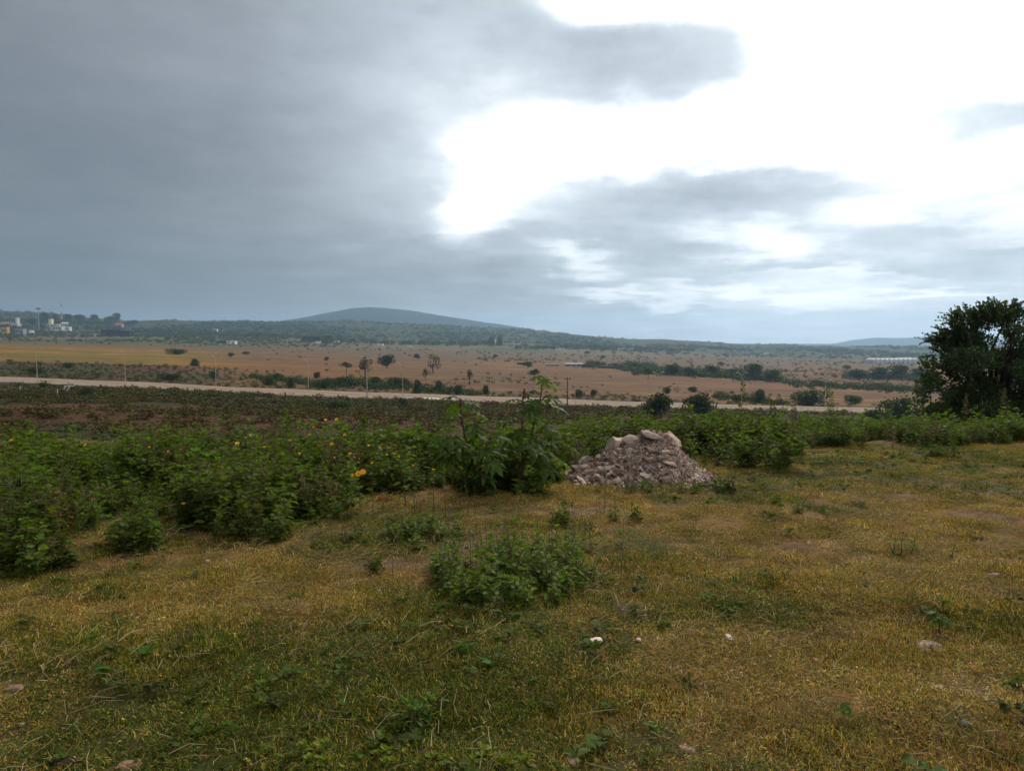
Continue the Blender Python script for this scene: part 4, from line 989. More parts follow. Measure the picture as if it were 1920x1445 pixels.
# dark red seed spikes on the two highest shoots
for (px, py, d, sd) in ((983, 738, 9.6, 1), (863, 756, 9.4, 2)):
    hx, hz = slopes(px, py); par = [o for o in bpy.data.objects if o.name.startswith('castor_plant')][0 if sd == 1 else 1]
    mb = MB(); r = np.random.RandomState(sd)
    for k in range(40): z = r.uniform(0, .12); a = r.uniform(0, 6.28); q = .018 * (1.1 - z / .14); mb.add(np.array([(0, 0, .012), (.010, 0, 0), (-.005, .009, 0), (-.005, -.009, 0), (0, 0, -.012)]) + np.array([math.sin(a) * q, math.cos(a) * q, z - .06]), [[0, 1, 2], [0, 2, 3], [0, 3, 1], [4, 2, 1], [4, 3, 2], [4, 1, 3]])
    obj('seed_spike', mb.mesh('seed_spike', [M_SEED]), par, tuple(Vector((hx * d, d, hz * d)) - par.location))
# small castor seedling on the right of the meadow
p = at(1760, 1195); root = thing('castor_seedling', 'seedling with bright green top leaves on a reddish stem at the right of the meadow', 'seedling', p)
mb = MB(); mb.tube([(0, 0, -.01), (.004, 0, .07), (-.002, 0, .12)], [.006, .005, .004], 5); obj('stem', mb.mesh('stem', [M_CASTOR_STEM]), root)
for k in range(6):
    a = k * 1.05; obj('leaf', CL[k % 5], root, (math.sin(a) * .03, math.cos(a) * .03, .09 + .012 * k), Euler((-.8 + .1 * k, 0, -a)), .11)

# ---------------------------------------------------------------- trees
def crown_mesh(name, seed, n, clumps, leaf, cr=(1, 1, 1), shape=None, kind='quad', m=None, shell=.55):
    """leaf faces spread through overlapping clumps; clumps: (x,y,z,rx,ry,rz)"""
    r = np.random.RandomState(seed); C = np.array(clumps, float); vol = (C[:, 3] * C[:, 4] * C[:, 5]) ** .8; w = vol / vol.sum()
    k = r.choice(len(C), n, p=w); d = r.normal(0, 1, (n, 3)); d /= np.linalg.norm(d, axis=1, keepdims=True)
    rad = r.uniform(shell ** 2, 1, n) ** .5 * (1 + .14 * r.normal(0, 1, n)); P = C[k, :3] + d * C[k, 3:] * rad[:, None]
    tone = r.uniform(.75, 1.25, len(C))[k] * r.uniform(.75, 1.25, n)
    Dn = d + r.normal(0, .7, (n, 3)); mb = MB()
    put_leaves(mb, kind, P, Dn, r.uniform(-1.5, 1.5, n), leaf * r.uniform(.6, 1.4, n), np.array(cr) * tone[:, None])
    return mb.mesh(name, [m or M_FAR])

def tree_clumps(kind, seed):
    r = np.random.RandomState(seed); out = []
    if kind == 'round':
        for q in range(16): a = r.uniform(0, 6.28); t = r.uniform(0, .36); z = r.uniform(.28, .78); s = r.uniform(.12, .2); out.append((math.cos(a) * t, math.sin(a) * t, z, s * 1.1, s * 1.1, s * .85))
    elif kind == 'umbrella':
        for q in range(16): a = r.uniform(0, 6.28); t = r.uniform(0, .58); z = .80 - t * .22 + r.uniform(-.10, .08); s = r.uniform(.10, .18); out.append((math.cos(a) * t, math.sin(a) * t, z, s * 1.3, s * 1.3, s * .65))
    elif kind == 'sparse':
        for q in range(14): a = r.uniform(0, 6.28); t = r.uniform(0, .30); z = r.uniform(.34, .90); s = r.uniform(.07, .13); out.append((math.cos(a) * t, math.sin(a) * t, z, s, s, s))
    elif kind == 'bush':
        for q in range(14): a = r.uniform(0, 6.28); t = r.uniform(0, .50); z = r.uniform(.10, .72) * (1 - .4 * t); s = r.uniform(.16, .26); out.append((math.cos(a) * t, math.sin(a) * t, z, s * 1.15, s * 1.15, s))
    elif kind == 'column':
        for q in range(12): z = r.uniform(.15, .9); s = .13 * (1.15 - z * .6); out.append((r.normal(0, .04), r.normal(0, .04), z, s, s, s * 1.5))
    return out

def trunk_mesh(seed, h, rad, clumps, m=M_BARK, lean=.05):
    r = np.random.RandomState(seed); mb = MB(); top = np.array([r.normal(0, lean), r.normal(0, lean), h])
    mb.tube([(0, 0, -.06), top * .5 + np.array([r.normal(0, .02), 0, 0]), top], [rad * 1.25, rad, rad * .75], 6)
    for c in clumps[::2]:
        e = np.array(c[:3]); mid = top * .5 + e * .5 + np.array([0, 0, -.05]); mb.tube([top * .92, mid, e], [rad * .6, rad * .4, rad * .15], 4)
    return mb.mesh('trunk', [m])
TP = {}
for kd, n, lf, th in (('round', 2600, .055, .30), ('umbrella', 1200, .050, .55), ('sparse', 560, .045, .38), ('bush', 2400, .065, .10), ('column', 800, .05, .12)):
    for v in range(2):
        cl = tree_clumps(kd, 50 + v * 7 + len(kd)); TP[kd, v] = (crown_mesh('crown', 60 + v, n, cl, lf), trunk_mesh(70 + v, th, .022, cl))
def tree(kind, px, py, wpx, hpx, label, category='tree', name=None, group=None, v=None, depth=None, crown=None):
    p = at(px, py, 22) if depth is None else on(px, depth); d = p.y; h = hpx / F * d * 1.1; w = wpx / F * d * 1.12
    nat = {'round': 1.0, 'umbrella': 1.35, 'sparse': .65, 'bush': 1.35, 'column': .4}[kind]
    v = (int(px) % 2) if v is None else v
    root = thing(name or {'bush': 'scrub_bush'}.get(kind, 'field_tree'), label, category, p, random.uniform(0, 6.28), group, (w / nat, w / nat, h))
    c, t = TP[kind, v]
    o = obj('crown', c if crown is None else crown, root); obj('trunk', t, root)
    return root

trees = [
    ('umbrella', 649, 702, 30, 23, 'flat-topped tree on a visible trunk in the field, left of the roundest dark tree'),
    ('round', 725, 690, 33, 26, 'dense round dark tree standing in the dry field'),
    ('sparse', 813, 700, 26, 34, 'leaning light green tree on a thin trunk right of the round dark tree'),
    ('round', 782, 673, 14, 10, 'small tree in the field above and right of the round dark tree'),
    ('round', 612, 677, 10, 9, 'small tree in the field above the flat-topped tree'),
    ('sparse', 684, 712, 34, 40, 'thin bare-branched tree beside the utility pole'),
    ('umbrella', 928, 678, 12, 14, 'small dark tree on a trunk in the far field above the thin lamp post'),
    ('umbrella', 1003, 718, 34, 26, 'bluish dark tree seen above the tall castor shoot'),
    ('umbrella', 1215, 712, 30, 21, 'reddish dark flat tree before the line of sheds'),
    ('sparse', 798, 714, 14, 22, 'slim tree with bright tuft above the road, left of the middle'),
    ('sparse', 880, 722, 16, 28, 'thin brownish tree just above the road left of the thin lamp post'),
    ('bush', 783, 737, 24, 26, 'green bush on a stem above the road, second before the pale road stretch'),
    ('bush', 823, 736, 22, 24, 'round green bush above the pale road stretch'),
    ('bush', 858, 740, 18, 22, 'green bush just above the road over the left castor plant'),
    ('bush', 911, 739, 20, 18, 'small bush at the foot of the thin lamp post'),
    ('bush', 610, 728, 44, 22, 'wide green bush in the row above the road, left part'),
    ('bush', 640, 724, 54, 20, 'broad green bush in the middle of the row above the road'),
    ('bush', 705, 726, 36, 20, 'dark bush right behind the utility pole'),
    ('bush', 748, 726, 44, 22, 'long low bush in the row right of the utility pole'),
    ('bush', 594, 709, 14, 14, 'small bush above the left end of the road row'),
    ('bush', 520, 712, 22, 14, 'olive bush in the left scrub near the first lit field edge'),
    ('bush', 505, 722, 34, 16, 'low green bush in the scrub left of the row'),
    ('bush', 545, 726, 22, 18, 'upright green bush in the scrub left of the row'),
    ('round', 1229, 787, 62, 52, 'dense dark tree before the road, left of the dark pair'),
    ('round', 1313, 785, 62, 48, 'dense dark tree before the road, right of the dark pair'),
    ('bush', 1166, 772, 14, 14, 'small bush at the near side of the road behind the rubble pile'),
    ('bush', 1520, 762, 70, 36, 'broad olive bush above the road on the right'),
    ('bush', 1690, 795, 84, 58, 'dark olive bush left of the big tree'),
    ('bush', 1752, 800, 60, 44, 'dark bush under the left edge of the big tree'),
    ('bush', 1640, 790, 40, 26, 'small olive bush left of the bush by the big tree'),
    ('bush', 1600, 756, 36, 18, 'low dark bush between the broad olive bush and the big tree'),
    ('bush', 1112, 742, 16, 14, 'small bush above the road under the dry field'),
    ('bush', 1250, 738, 16, 14, 'small round bush in the field above the dark pair'),
    ('bush', 1300, 735, 20, 12, 'low brown bush in the field above the dark pair, right one'),
    ('bush', 1085, 744, 26, 14, 'brown bush above the road right of the castor plants'),
    ('bush', 1380, 752, 30, 14, 'grey-green bush above the road left of the tall shoot'),
    ('bush', 1425, 755, 36, 26, 'dark bush behind the tall shoots above the road'),
    ('round', 1262, 704, 34, 22, 'rounded tree in the hedgerow right of the reddish tree'),
    ('round', 1297, 706, 26, 18, 'second rounded tree of the hedgerow'),
    ('round', 1335, 706, 30, 22, 'third tree of the hedgerow, dark'),
    ('round', 1370, 707, 26, 16, 'fourth tree of the hedgerow, low'),
    ('round', 1410, 712, 36, 32, 'highest bluish tree of the hedgerow above the tall shoot'),
    ('round', 1446, 716, 30, 24, 'right end tree of the hedgerow'),
    ('umbrella', 1190, 693, 26, 12, 'low flat tree at the left end of the hedgerow'),
    ('bush', 1160, 691, 26, 8, 'low bush line at the end of the sheds'),
    ('bush', 1100, 663, 14, 6, 'tiny bush on the far field edge'),
    ('round', 990, 689, 20, 12, 'bushy tree at the left end of the sheds'),
    ('round', 1353, 686, 16, 8, 'small far tree above the hedgerow'),
    ('round', 1610, 712, 44, 20, 'left tree of the dark group below the greenhouses'),
    ('round', 1646, 711, 36, 24, 'second tree of the dark group below the greenhouses'),
    ('round', 1682, 711, 44, 28, 'highest tree of the dark group below the greenhouses'),
    ('round', 1722, 711, 44, 22, 'right tree of the dark group below the greenhouses'),
    ('bush', 1640, 728, 26, 12, 'low bush in the field under the dark tree group, left'),
    ('bush', 1664, 732, 22, 10, 'low bush in the field under the dark tree group, right'),
    ('round', 1588, 693, 16, 9, 'small tree in the pale field left of the dark group'),
    ('sparse', 1064, 706, 20, 0, ''),
    ('round', 1130, 672, 10, 6, 'tiny far tree left of the white sheds'),
    ('bush', 432, 668, 14, 8, 'low dark bush at the left corner of the dry field'),
    ('bush', 462, 664, 16, 6, 'low brown bush at the left corner of the dry field, further right'),
    ('bush', 130, 690, 22, 12, 'dark bush in the left scrub above the road'),
    ('bush', 70, 700, 40, 14, 'dark green bush in the left scrub close to the road'),
    ('bush', 330, 664, 40, 12, 'olive bush band at the end of the yellow field'),
    ('bush', 365, 686, 24, 14, 'olive bush in the scrub beside the third lamp post'),
    ('bush', 318, 712, 46, 14, 'green bush above the road in the left scrub'),
    ('bush', 400, 710, 18, 18, 'olive bush under the third lamp post'),
    ('bush', 80, 726, 16, 10, 'dark bush on the near verge of the road at the left'),
    ('bush', 160, 745, 34, 22, 'dark bush beside the white gate frame below the road'),
    ('bush', 755, 762, 40, 16, 'dark low bush before the road near the pale stretch'),
    ('bush', 630, 766, 60, 18, 'dark low bush before the road below the row'),
]
for t in trees:
    if t[4] > 0: tree(t[0], t[1], t[2], t[3], t[4], t[5], 'bush' if t[0] == 'bush' else 'tree', group='bushes on the plain' if t[0] == 'bush' else 'trees on the plain')
# trees among the far houses
for q, (px, py, w, h, kd, lab) in enumerate([(8, 622, 22, 14, 'round', 'dark tree behind the ochre house at the left edge'), (62, 612, 14, 16, 'round', 'tree left of the stadium light mast'), (84, 604, 18, 18, 'round', 'tree right of the stadium light mast'),
        (104, 603, 12, 14, 'column', 'narrow tree before the red lattice mast'), (128, 604, 16, 16, 'round', 'dark tree just right of the lattice mast'), (150, 604, 20, 15, 'round', 'tree on the village skyline, second right of the mast'), (176, 603, 18, 14, 'round', 'tree on the village skyline, third right of the mast'),
        (205, 606, 18, 14, 'round', 'tree above the pink house'), (218, 606, 16, 20, 'round', 'tallest tree of the village skyline on the right'), (245, 610, 26, 10, 'round', 'last low tree of the village skyline'),
        (921, 648, 13, 17, 'column', 'left of the two dark upright trees beside the white tower'), (938, 648, 12, 16, 'column', 'right of the two dark upright trees beside the white tower'), (614, 640, 22, 12, 'round', 'tree behind the dark shed with white tanks')]):
    tree(kd, px, py, w, h, lab, 'tree', 'village_tree', 'trees among the far buildings')

# the big tree on the right
def big_tree():
    d = 31.0; p = on(1862, d); pm = F / d
    root = thing('shade_tree', 'big dark leafy tree cut by the right frame edge', 'tree', p)
    def loc(px, py, dd=0.0): hx, hz = slopes(px, py); return np.array(Vector((hx * (d + dd), d + dd, hz * (d + dd))) - p)
    mb = MB(); base = np.array([0, 0, -.3]); r = np.random.RandomState(4)
    tips = []
    t0 = loc(1862, 745); mb.tube([base, (base + t0) / 2 + np.array([.1, 0, 0]), t0], [.26, .20, .16], 8)
    for q in range(26):
        a = r.uniform(-1, 1); px = 1862 + a * 135 + r.normal(0, 10); top = np.interp(px, [1720, 1760, 1800, 1880, 1990, 2030], [665, 612, 585, 575, 600, 680]); py = top + abs(r.normal(0, 40)) + 12
        e = loc(px, py, r.uniform(-1.8, 1.8)); m = (t0 + e) / 2 + np.array([r.normal(0, .25), r.normal(0, .2), .25]); mb.tube([t0 * r.uniform(.7, 1), m, e], [.10, .055, .02], 5); tips.append(e)
    obj('trunk', mb.mesh('trunk', [M_BARK], True), root)
    # masses of foliage
    cl = []
    for (px, py, rx, ry) in [(1870, 690, 95, 80), (1930, 680, 100, 90), (1820, 655, 62, 52), (1790, 715, 48, 45), (1850, 625, 50, 38), (1900, 615, 55, 36), (1830, 740, 60, 45), (1900, 755, 80, 40), (1985, 650, 80, 80), (1775, 670, 40, 40), (2010, 720, 80, 60), (1765, 765, 34, 30), (1748, 730, 34, 40), (1738, 690, 22, 26), (1772, 640, 24, 20), (1800, 770, 50, 34), (1745, 700, 20, 40), (1870, 780, 60, 34), (1770, 745, 42, 38), (1832, 766, 60, 42), (1905, 770, 70, 42), (1742, 772, 40, 34), (1875, 592, 26, 16)]:
        for j in range(7):
            t = r.normal(0, 1, 3); t /= np.linalg.norm(t); k = r.uniform(.35, .95); c = loc(px + t[0] * rx * k, py + t[2] * ry * k, t[1] * rx / pm * k + r.uniform(-.5, .5)); f = r.uniform(.24, .46); cl.append((*c, rx / pm * f, rx / pm * f * 1.1, ry / pm * f * .8))
    obj('foliage', crown_mesh('foliage', 3, 54000, cl, .095, (.9, .9, .9), kind='quad', m=M_TREE, shell=.45), root)
    # feathery sprays at the rim: arching twigs set with leaflets
    sm, lm = MB(), MB(); P = []; Dn = []; sz = []
    for q in range(700):
        a = r.uniform(-2.9, 1.2)
        if r.uniform() < .45: a = r.uniform(-2.8, -1.3)
        # rim outline of the crown as an uneven ellipse about its centre
        rx, ry = 150, 108; cxp, cyp = 1872, 672; k = r.uniform(.62, .93) * (1 - .20 * math.exp(-((a + 2.25) / .42) ** 2)) * (1 + .10 * math.sin(a * 5) + .06 * math.sin(a * 11 + 1))
        o = loc(cxp + math.cos(a) * rx * k, cyp + math.sin(a) * ry * k, r.uniform(-1.4, 1.4) * (1.1 - k))
        dr = np.array([math.cos(a), r.normal(0, .4), -math.sin(a) * .8 + .35]) + r.normal(0, .3, 3); dr /= np.linalg.norm(dr); L = r.uniform(.35, .85)
        cv = np.array([o + dr * L * t + np.array([0, 0, -.28 * L * t * t]) for t in np.linspace(0, 1, 5)]); sm.tube(cv, [.012, .009, .007, .005, .003], 3)
        for j in range(15):
            t = .15 + .85 * j / 14; i = t * 4; i0 = min(3, int(i)); pt = cv[i0] + (cv[i0 + 1] - cv[i0]) * (i - i0); sd = np.cross(dr, (0, 0, 1.0)) * (1 if j % 2 else -1)
            P.append(pt); Dn.append(sd * .8 + dr * .7 + r.normal(0, .35, 3)); sz.append(r.uniform(.07, .13))
    n = len(P); put_leaves(lm, 'quad', np.array(P), np.array(Dn), r.uniform(-1, 1, n), np.array(sz), np.tile((1.1, 1.1, 1), (n, 1)) * r.uniform(.7, 1.3, (n, 1)))
    tw = obj('twigs', sm.mesh('twigs', [M_BARK]), root); obj('leaves', lm.mesh('leaves', [M_TREE]), tw)
big_tree()

# ---------------------------------------------------------------- uncountable scrub and far woods
def build_scrub():
    r = np.random.RandomState(12)
    pr = [crown_mesh('scrub', 500 + k, 90, tree_clumps('bush', 80 + k), .17, [(1, 1, 1), (1.3, 1.0, .8), (1.5, .75, .6), (2.1, 1.2, .8)][k]) for k in range(4)]
    n = 9000; U = r.uniform(-.8, .8, n); Y = np.sqrt(r.uniform(26 ** 2, 254 ** 2, n)); X = U * Y
    k = np.where(fbm(X * .02, Y * .02, 101, 4) > .54, 2, 0) + (r.uniform(0, 1, n) < .45); k = np.where(r.uniform(0, 1, n) < .58, 2, k); ok = (fbm(X * .03, Y * .03, 191, 3) + r.normal(0, .08, n)) > .42; X, Y, k = X[ok], Y[ok], k[ok]; m = len(X)
    s = r.uniform(.35, 1.5, m) * (.55 + Y / 210)
    scatter('slope_scrub', np.stack([X, Y, H(X, Y) - .1], -1), np.stack([0 * X, 0 * X, r.uniform(0, 6.28, m)], -1), np.stack([s * 1.5, s * 1.5, s * .8], -1), k, pr, label='dark brown and olive scrub covering the land below the terrace as far as the road', category='scrub')
    n = 11000; U = r.uniform(-.8, .8, n); Y = np.exp(r.uniform(math.log(305), math.log(1900), n)); X = U * Y
    dens = .022 + .85 * sstep(-Y, -375, -318) * sstep(-U, .02, .08) * sstep(U, -.36, -.28) + .75 * sstep(-U, .20, .42) * sstep(-Y, -640, -480) + .5 * (fbm(X * .006, Y * .0025, 201, 3) > .60) + .55 * sstep(-Y, -360, -318) + .35 * sstep(Y, 1400, 1700)
    crop = (U < -.33) & (Y > 580) & (Y < 1450)
    ok = (r.uniform(0, 1, n) < dens) & ~(crop & (r.uniform(0, 1, n) < .97)); X, Y = X[ok], Y[ok]; m = len(X); s = r.uniform(.7, 2.6, m) * np.clip(Y / 560, .75, 2.2)
    scatter('field_scrub', np.stack([X, Y, H(X, Y) - .1], -1), np.stack([0 * X, 0 * X, r.uniform(0, 6.28, m)], -1), np.stack([s * 1.2, s * 1.2, s], -1), r.choice([0, 0, 1, 3], m), pr, label='scattered low scrub over the dry field beyond the road', category='scrub')
    hx = []; hy = []
    for a, b, c, e in [(1165, 693, 1480, 716), (1175, 689, 1300, 697), (1370, 700, 1460, 716), (1580, 706, 1760, 714), (1100, 686, 1200, 692), (1480, 722, 1760, 735), (1340, 745, 1480, 758), (1190, 700, 1460, 706), (580, 722, 770, 728), (640, 716, 740, 722), (470, 706, 600, 724), (780, 732, 900, 740)]:
        for q in range(int((c - a) * .55)):
            t = r.uniform(); pp = at(a + (c - a) * t, b + (e - b) * t + r.normal(0, 2.2), 305); hx.append(pp.x); hy.append(pp.y)
    n0 = len(hx)
    for a, b, c, e in [(0, 603, 120, 604), (100, 604, 250, 611), (0, 614, 230, 618), (250, 622, 560, 634), (560, 640, 940, 648), (960, 652, 1300, 658)]:
        for q in range(int((c - a) * .38)):
            t = r.uniform(); pp = at(a + (c - a) * t, b + (e - b) * t + r.normal(0, 1.5), 305); hx.append(pp.x); hy.append(pp.y)
    X, Y = np.array(hx), np.array(hy); m = len(X); s = r.uniform(5, 15, m) / F * Y * np.where(np.arange(m) < n0, 1, .75)
    scatter('hedgerow_scrub', np.stack([X, Y, H(X, Y) - .1], -1), np.stack([0 * X, 0 * X, r.uniform(0, 6.28, m)], -1), np.stack([s * 1.3, s * 1.3, s], -1), r.choice([0, 0, 0, 1], m), pr, label='low hedgerow scrub in bands between the trees of the plain', category='scrub')
    n = 15000; U = r.uniform(-.85, .85, n); Y = np.exp(r.uniform(math.log(1750), math.log(4700), n)); X = U * Y
    ok = fbm(X * .0035, Y * .0015, 171, 4) + r.normal(0, .07, n) < .56; edge = 1500 + (U + .66) * 550
    ok &= Y > edge + r.uniform(0, 700, n); X, Y = X[ok], Y[ok]; m = len(X); s = r.uniform(5, 11, m) * np.clip(Y / 2600, .6, 1.25)
    scatter('distant_woodland', np.stack([X, Y, H(X, Y) - .5], -1), np.stack([0 * X, 0 * X, r.uniform(0, 6.28, m)], -1), np.stack([s * 1.5, s * 1.5, s], -1), r.choice([0, 0, 0, 1], m), pr, label='bluish green woodland covering the far plain and the long ridge', category='woodland')
build_scrub()

# ---------------------------------------------------------------- road
def build_road():
    xs = np.linspace(-420, 420, 281)
    def strip(name, y0, y1, top, m, parent=None, thick=.5, **pr):
        z0 = H(xs, np.full_like(xs, y0), False); z1 = H(xs, np.full_like(xs, y1), False)
        a = np.stack([xs, np.full_like(xs, y0), z0 + top], -1); b = np.stack([xs, np.full_like(xs, y1), z1 + top], -1); c = a - [0, 0, thick]; e = b - [0, 0, thick]
        V = np.concatenate([a, b, c, e]); n = len(xs); i = np.arange(n - 1)
        f = np.concatenate([np.stack([i, i + 1, n + i + 1, n + i], -1), np.stack([2 * n + i, 2 * n + i + 1, i + 1, i], -1), np.stack([n + i, n + i + 1, 3 * n + i + 1, 3 * n + i], -1)])
        return obj(name, mesh_from(name, V, f, [m]), parent, **pr)
    strip('road', 266, 276.5, .35, M_ROAD, None, 1.2, kind='structure', label='near carriageway of the pale boulevard')
    strip('road', 285.5, 296, .35, M_ROAD, None, 1.2, kind='structure', label='far carriageway of the pale boulevard')
    strip('median_strip', 276.9, 285.1, .42, M_MEDIAN, None, 1.2, kind='structure')
    for y0, y1 in ((265.3, 266.0), (276.5, 276.9), (285.1, 285.5), (296.0, 296.8)): strip('kerb', y0, y1, .52, M_KERB, None, 1.3, kind='structure')
    # bright concrete stretch
    x0 = slopes(790, 745)[0] * 271; x1 = slopes(850, 745)[0] * 271; xx = np.linspace(x0, x1, 12); za = H(xx, np.full_like(xx, 266.6), False) + .36; zb = H(xx, np.full_like(xx, 276), False) + .36
    n = 12; i = np.arange(n - 1); V = np.concatenate([np.stack([xx, np.full_like(xx, 266.6), za], -1), np.stack([xx, np.full_like(xx, 276), zb], -1)])
    obj('road_patch', mesh_from('road_patch', V, np.stack([i, i + 1, n + i + 1, n + i], -1), [M_LAMP]), kind='structure')
build_road()

def street_light(px, py_top, label, base_depth=281.0, double=True):
    p = on(px, base_depth); p.z = float(H(np.array([p.x]), np.array([base_depth]), False)[0]) + .4; top = slopes(px, py_top)[1] * base_depth; h = top - p.z
    root = thing('street_light', label, 'street light', p, 0, 'double-armed street lights along the boulevard')
    mb = MB(); mb.tube([(0, 0, 0), (0, 0, h * .5), (0, 0, h - 1.0)], [.12, .10, .08], 6); obj('pole', mb.mesh('pole', [M_POLE]), root)
    for s in (-1, 1):
        mb = MB(); mb.tube([(0, 0, h - 1.15), (s * .7, 0, h - .5), (s * 1.4, 0, h - .12)], .08, 5); a = obj('arm', mb.mesh('arm', [M_POLE]), root)
        mb = MB(); mb.box(s * 1.3 - .1 if s > 0 else s * 1.3 - .8, s * 1.3 + .8 if s > 0 else s * 1.3 + .1, -.2, .2, h - .16, h + .06); obj('lamp_head', mb.mesh('lamp_head', [M_LAMP]), a)
for px, py, lab in [(70, 651, 'first street light from the left, against the yellow field'), (235, 658, 'second street light from the left, at the end of the yellow field'), (405, 665, 'third street light from the left, against the scrub'),
                    (578, 673, 'fourth street light, in front of the dry field left of the flat-topped tree'), (755, 680, 'fifth street light, right of the round dark tree'), (920, 685, 'sixth street light, the darkest pole, just left of the tall castor shoot'),
                    (1078, 690, 'seventh street light, right of the castor plants'), (1234, 697, 'eighth street light, above the left dark tree'), (1391, 698, 'ninth street light, behind the tallest yellow-green shoot'), (1548, 712, 'tenth street light, above the dry stalks')]:
    street_light(px, py, lab)
def utility(px, top, depth, lab, m, cross=True):
    p = on(px, depth); h = slopes(px, top)[1] * depth - p.z; root = thing('utility_pole', lab, 'utility pole', p)
    mb = MB(); mb.tube([(0, 0, 0), (0, 0, h)], [.22, .14], 7); obj('pole', mb.mesh('pole', [m]), root)
    if cross:
        mb = MB(); mb.box(-1.1, 1.1, -.26, -.14, h - .7, h - .5); c = obj('crossarm', mb.mesh('crossarm', [m]), root)
        for x in (-1.0, 0, 1.0): mb = MB(); mb.tube([(x, -.2, h - .5), (x, -.2, h - .2)], .07, 5); obj('insulator', mb.mesh('insulator', [M_POLE_D]), c)
utility(688, 690, 259, 'pale utility pole with a crossarm standing at the near side of the road', M_POLE)
utility(1064, 707, 259, 'dark utility pole with a bushy top at the near side of the road', M_POLE_D)
utility(299, 700, 299, 'short thin dark pole on the far side of the road at the left', M_POLE_D, False)

# white gate frame and marker posts below the road at the left
p = at(124, 733, 60); root = thing('gate_frame', 'white slanting pipe gate frame beside the road on the left', 'gate', p, R(10)); s = p.y / F
for x in (0, 7):
    mb = MB(); mb.tube([((x - 6) * s, 0, 0), ((x) * s, 0, 9 * s)], 1.0 * s, 5); obj('post', mb.mesh('post', [M_WHITE]), root)
mb = MB(); mb.tube([(-3 * s, 0, 9 * s), (14 * s, 0, 9.5 * s)], .8 * s, 5); obj('rail', mb.mesh('rail', [M_WHITE]), root)
for px, py, h, lab in [(38, 735, 11, 'pale marker post near the left frame edge below the road'), (108, 743, 14, 'tall pale marker post left of the white gate frame'), (178, 744, 9, 'short pale marker post right of the white gate frame'), (1060, 0, 0, '')]:
    if h: p = at(px, py, 60); mb = MB(); mb.tube([(0, 0, 0), (0, 0, h / F * p.y)], 1.0 / F * p.y, 6); thing('marker_post', lab, 'marker post', p, me=mb.mesh('marker_post', [M_KERB]))

# ---------------------------------------------------------------- far buildings
def house(px, py, w, h, label, m, roof=None, dep=.8, wins=2, parapet=True, name='house', cat='house', door=True, rot=0, tower=None, depth=None):
    """box house seen w by h photo pixels, with parapet or pitched roof, windows and a door"""
    p = at(px, py, 300) if depth is None else on(px, depth); s = p.y / F; W, Hh, Dp = w * s, h * s, w * s * dep
    root = thing(name, label, cat, p, rot, 'far %s buildings' % cat)
    mb = MB(); mb.box(-W / 2, W / 2, -Dp / 2, Dp / 2, -2, Hh); obj('wall', mb.mesh('wall', [m]), root)
    if roof:
        mb = MB(); o = .06 * W; z = Hh + .002; rh = Hh * .35; V = [(-W / 2 - o, -Dp / 2 - o, z), (W / 2 + o, -Dp / 2 - o, z), (W / 2 + o, Dp / 2 + o, z), (-W / 2 - o, Dp / 2 + o, z), (-W / 2 - o, 0, z + rh), (W / 2 + o, 0, z + rh)]
        mb.add(V, [[0, 1, 5, 4], [2, 3, 4, 5], [0, 4, 3], [1, 2, 5], [3, 2, 1, 0]]); obj('roof', mb.mesh('roof', [roof]), root)
    else:
        mb = MB(); mb.box(-W / 2 - .02 * W, W / 2 + .02 * W, -Dp / 2 - .02 * W, Dp / 2 + .02 * W, Hh + .003, Hh + .06 * Hh + .1); obj('roof', mb.mesh('roof', [M_GREY if m is M_WHITE and not parapet else m]), root)
    for k in range(wins):
        x = -W / 2 + W * (k + .5) / max(1, wins + (1 if door else 0)); ww = W * .09; mb = MB(); mb.box(x - ww, x + ww, -Dp / 2 - .06, -Dp / 2 + .1, Hh * .42, Hh * .78)
        wn = obj('window', mb.mesh('window', [M_DARK]), root); mb = MB(); mb.box(x - ww * 1.2, x + ww * 1.2, -Dp / 2 - .16, -Dp / 2 - .02, Hh * .36, Hh * .41); obj('sill', mb.mesh('sill', [M_GREY]), wn)
    if door:
        x = W / 2 - W * .22; mb = MB(); mb.box(x - W * .07, x + W * .07, -Dp / 2 - .05, -Dp / 2 + .1, 0, Hh * .66); obj('door', mb.mesh('door', [M_DARK]), root)
    if tower:
        a, b, th = tower; mb = MB(); mb.box(a * W, b * W, -Dp * .3, Dp * .2, Hh + .06 * Hh + .12, Hh + th * s); obj('rooftop_room', mb.mesh('rooftop_room', [m]), root)
    return root
house(3, 622, 12, 7, 'white house cut by the left frame edge in the village', M_WHITE, wins=1)
house(11, 627, 10, 13, 'ochre house at the left edge of the village', M_OCHRE, wins=2)
house(14, 613, 17, 7, 'white house with dark roof above the ochre house', M_WHITE, M_TILE)
house(29, 614, 15, 7, 'white house with a tall rooftop room in the village', M_WHITE, tower=(.2, .45, 11))
house(40, 627, 14, 10, 'grey lilac house right of the ochre house', M_LILAC, wins=2)
house(92, 620, 10, 8, 'pale grey house at the left end of the cream building', M_GREY)
house(101, 615, 18, 7, 'cream upper house with flat roof above the long white house', M_CREAM, tower=(-.4, -.1, 10))
house(112, 620, 16, 8, 'long white house in the middle of the village row', M_WHITE, wins=3)
house(127, 620, 11, 7, 'white arched house at the right end of the village row', M_WHITE)
house(122, 611, 10, 5, 'small white-roofed house behind the village row', M_CREAM, M_WHITE, wins=1)
house(224, 616, 12, 8, 'pink house with red roof at the right end of the village', M_PINK, M_TILE)
house(208, 630, 26, 11, 'dark shade-net shed with a pale door, left part', M_NET, name='shed', cat='shed', wins=1)
house(233, 630, 28, 9, 'dark low shade-net shed, right part', M_NET, name='shed', cat='shed', wins=1)
house(170, 630, 26, 5, 'low grey shed left of the dark shade-net sheds', M_GREY, name='shed', cat='shed')
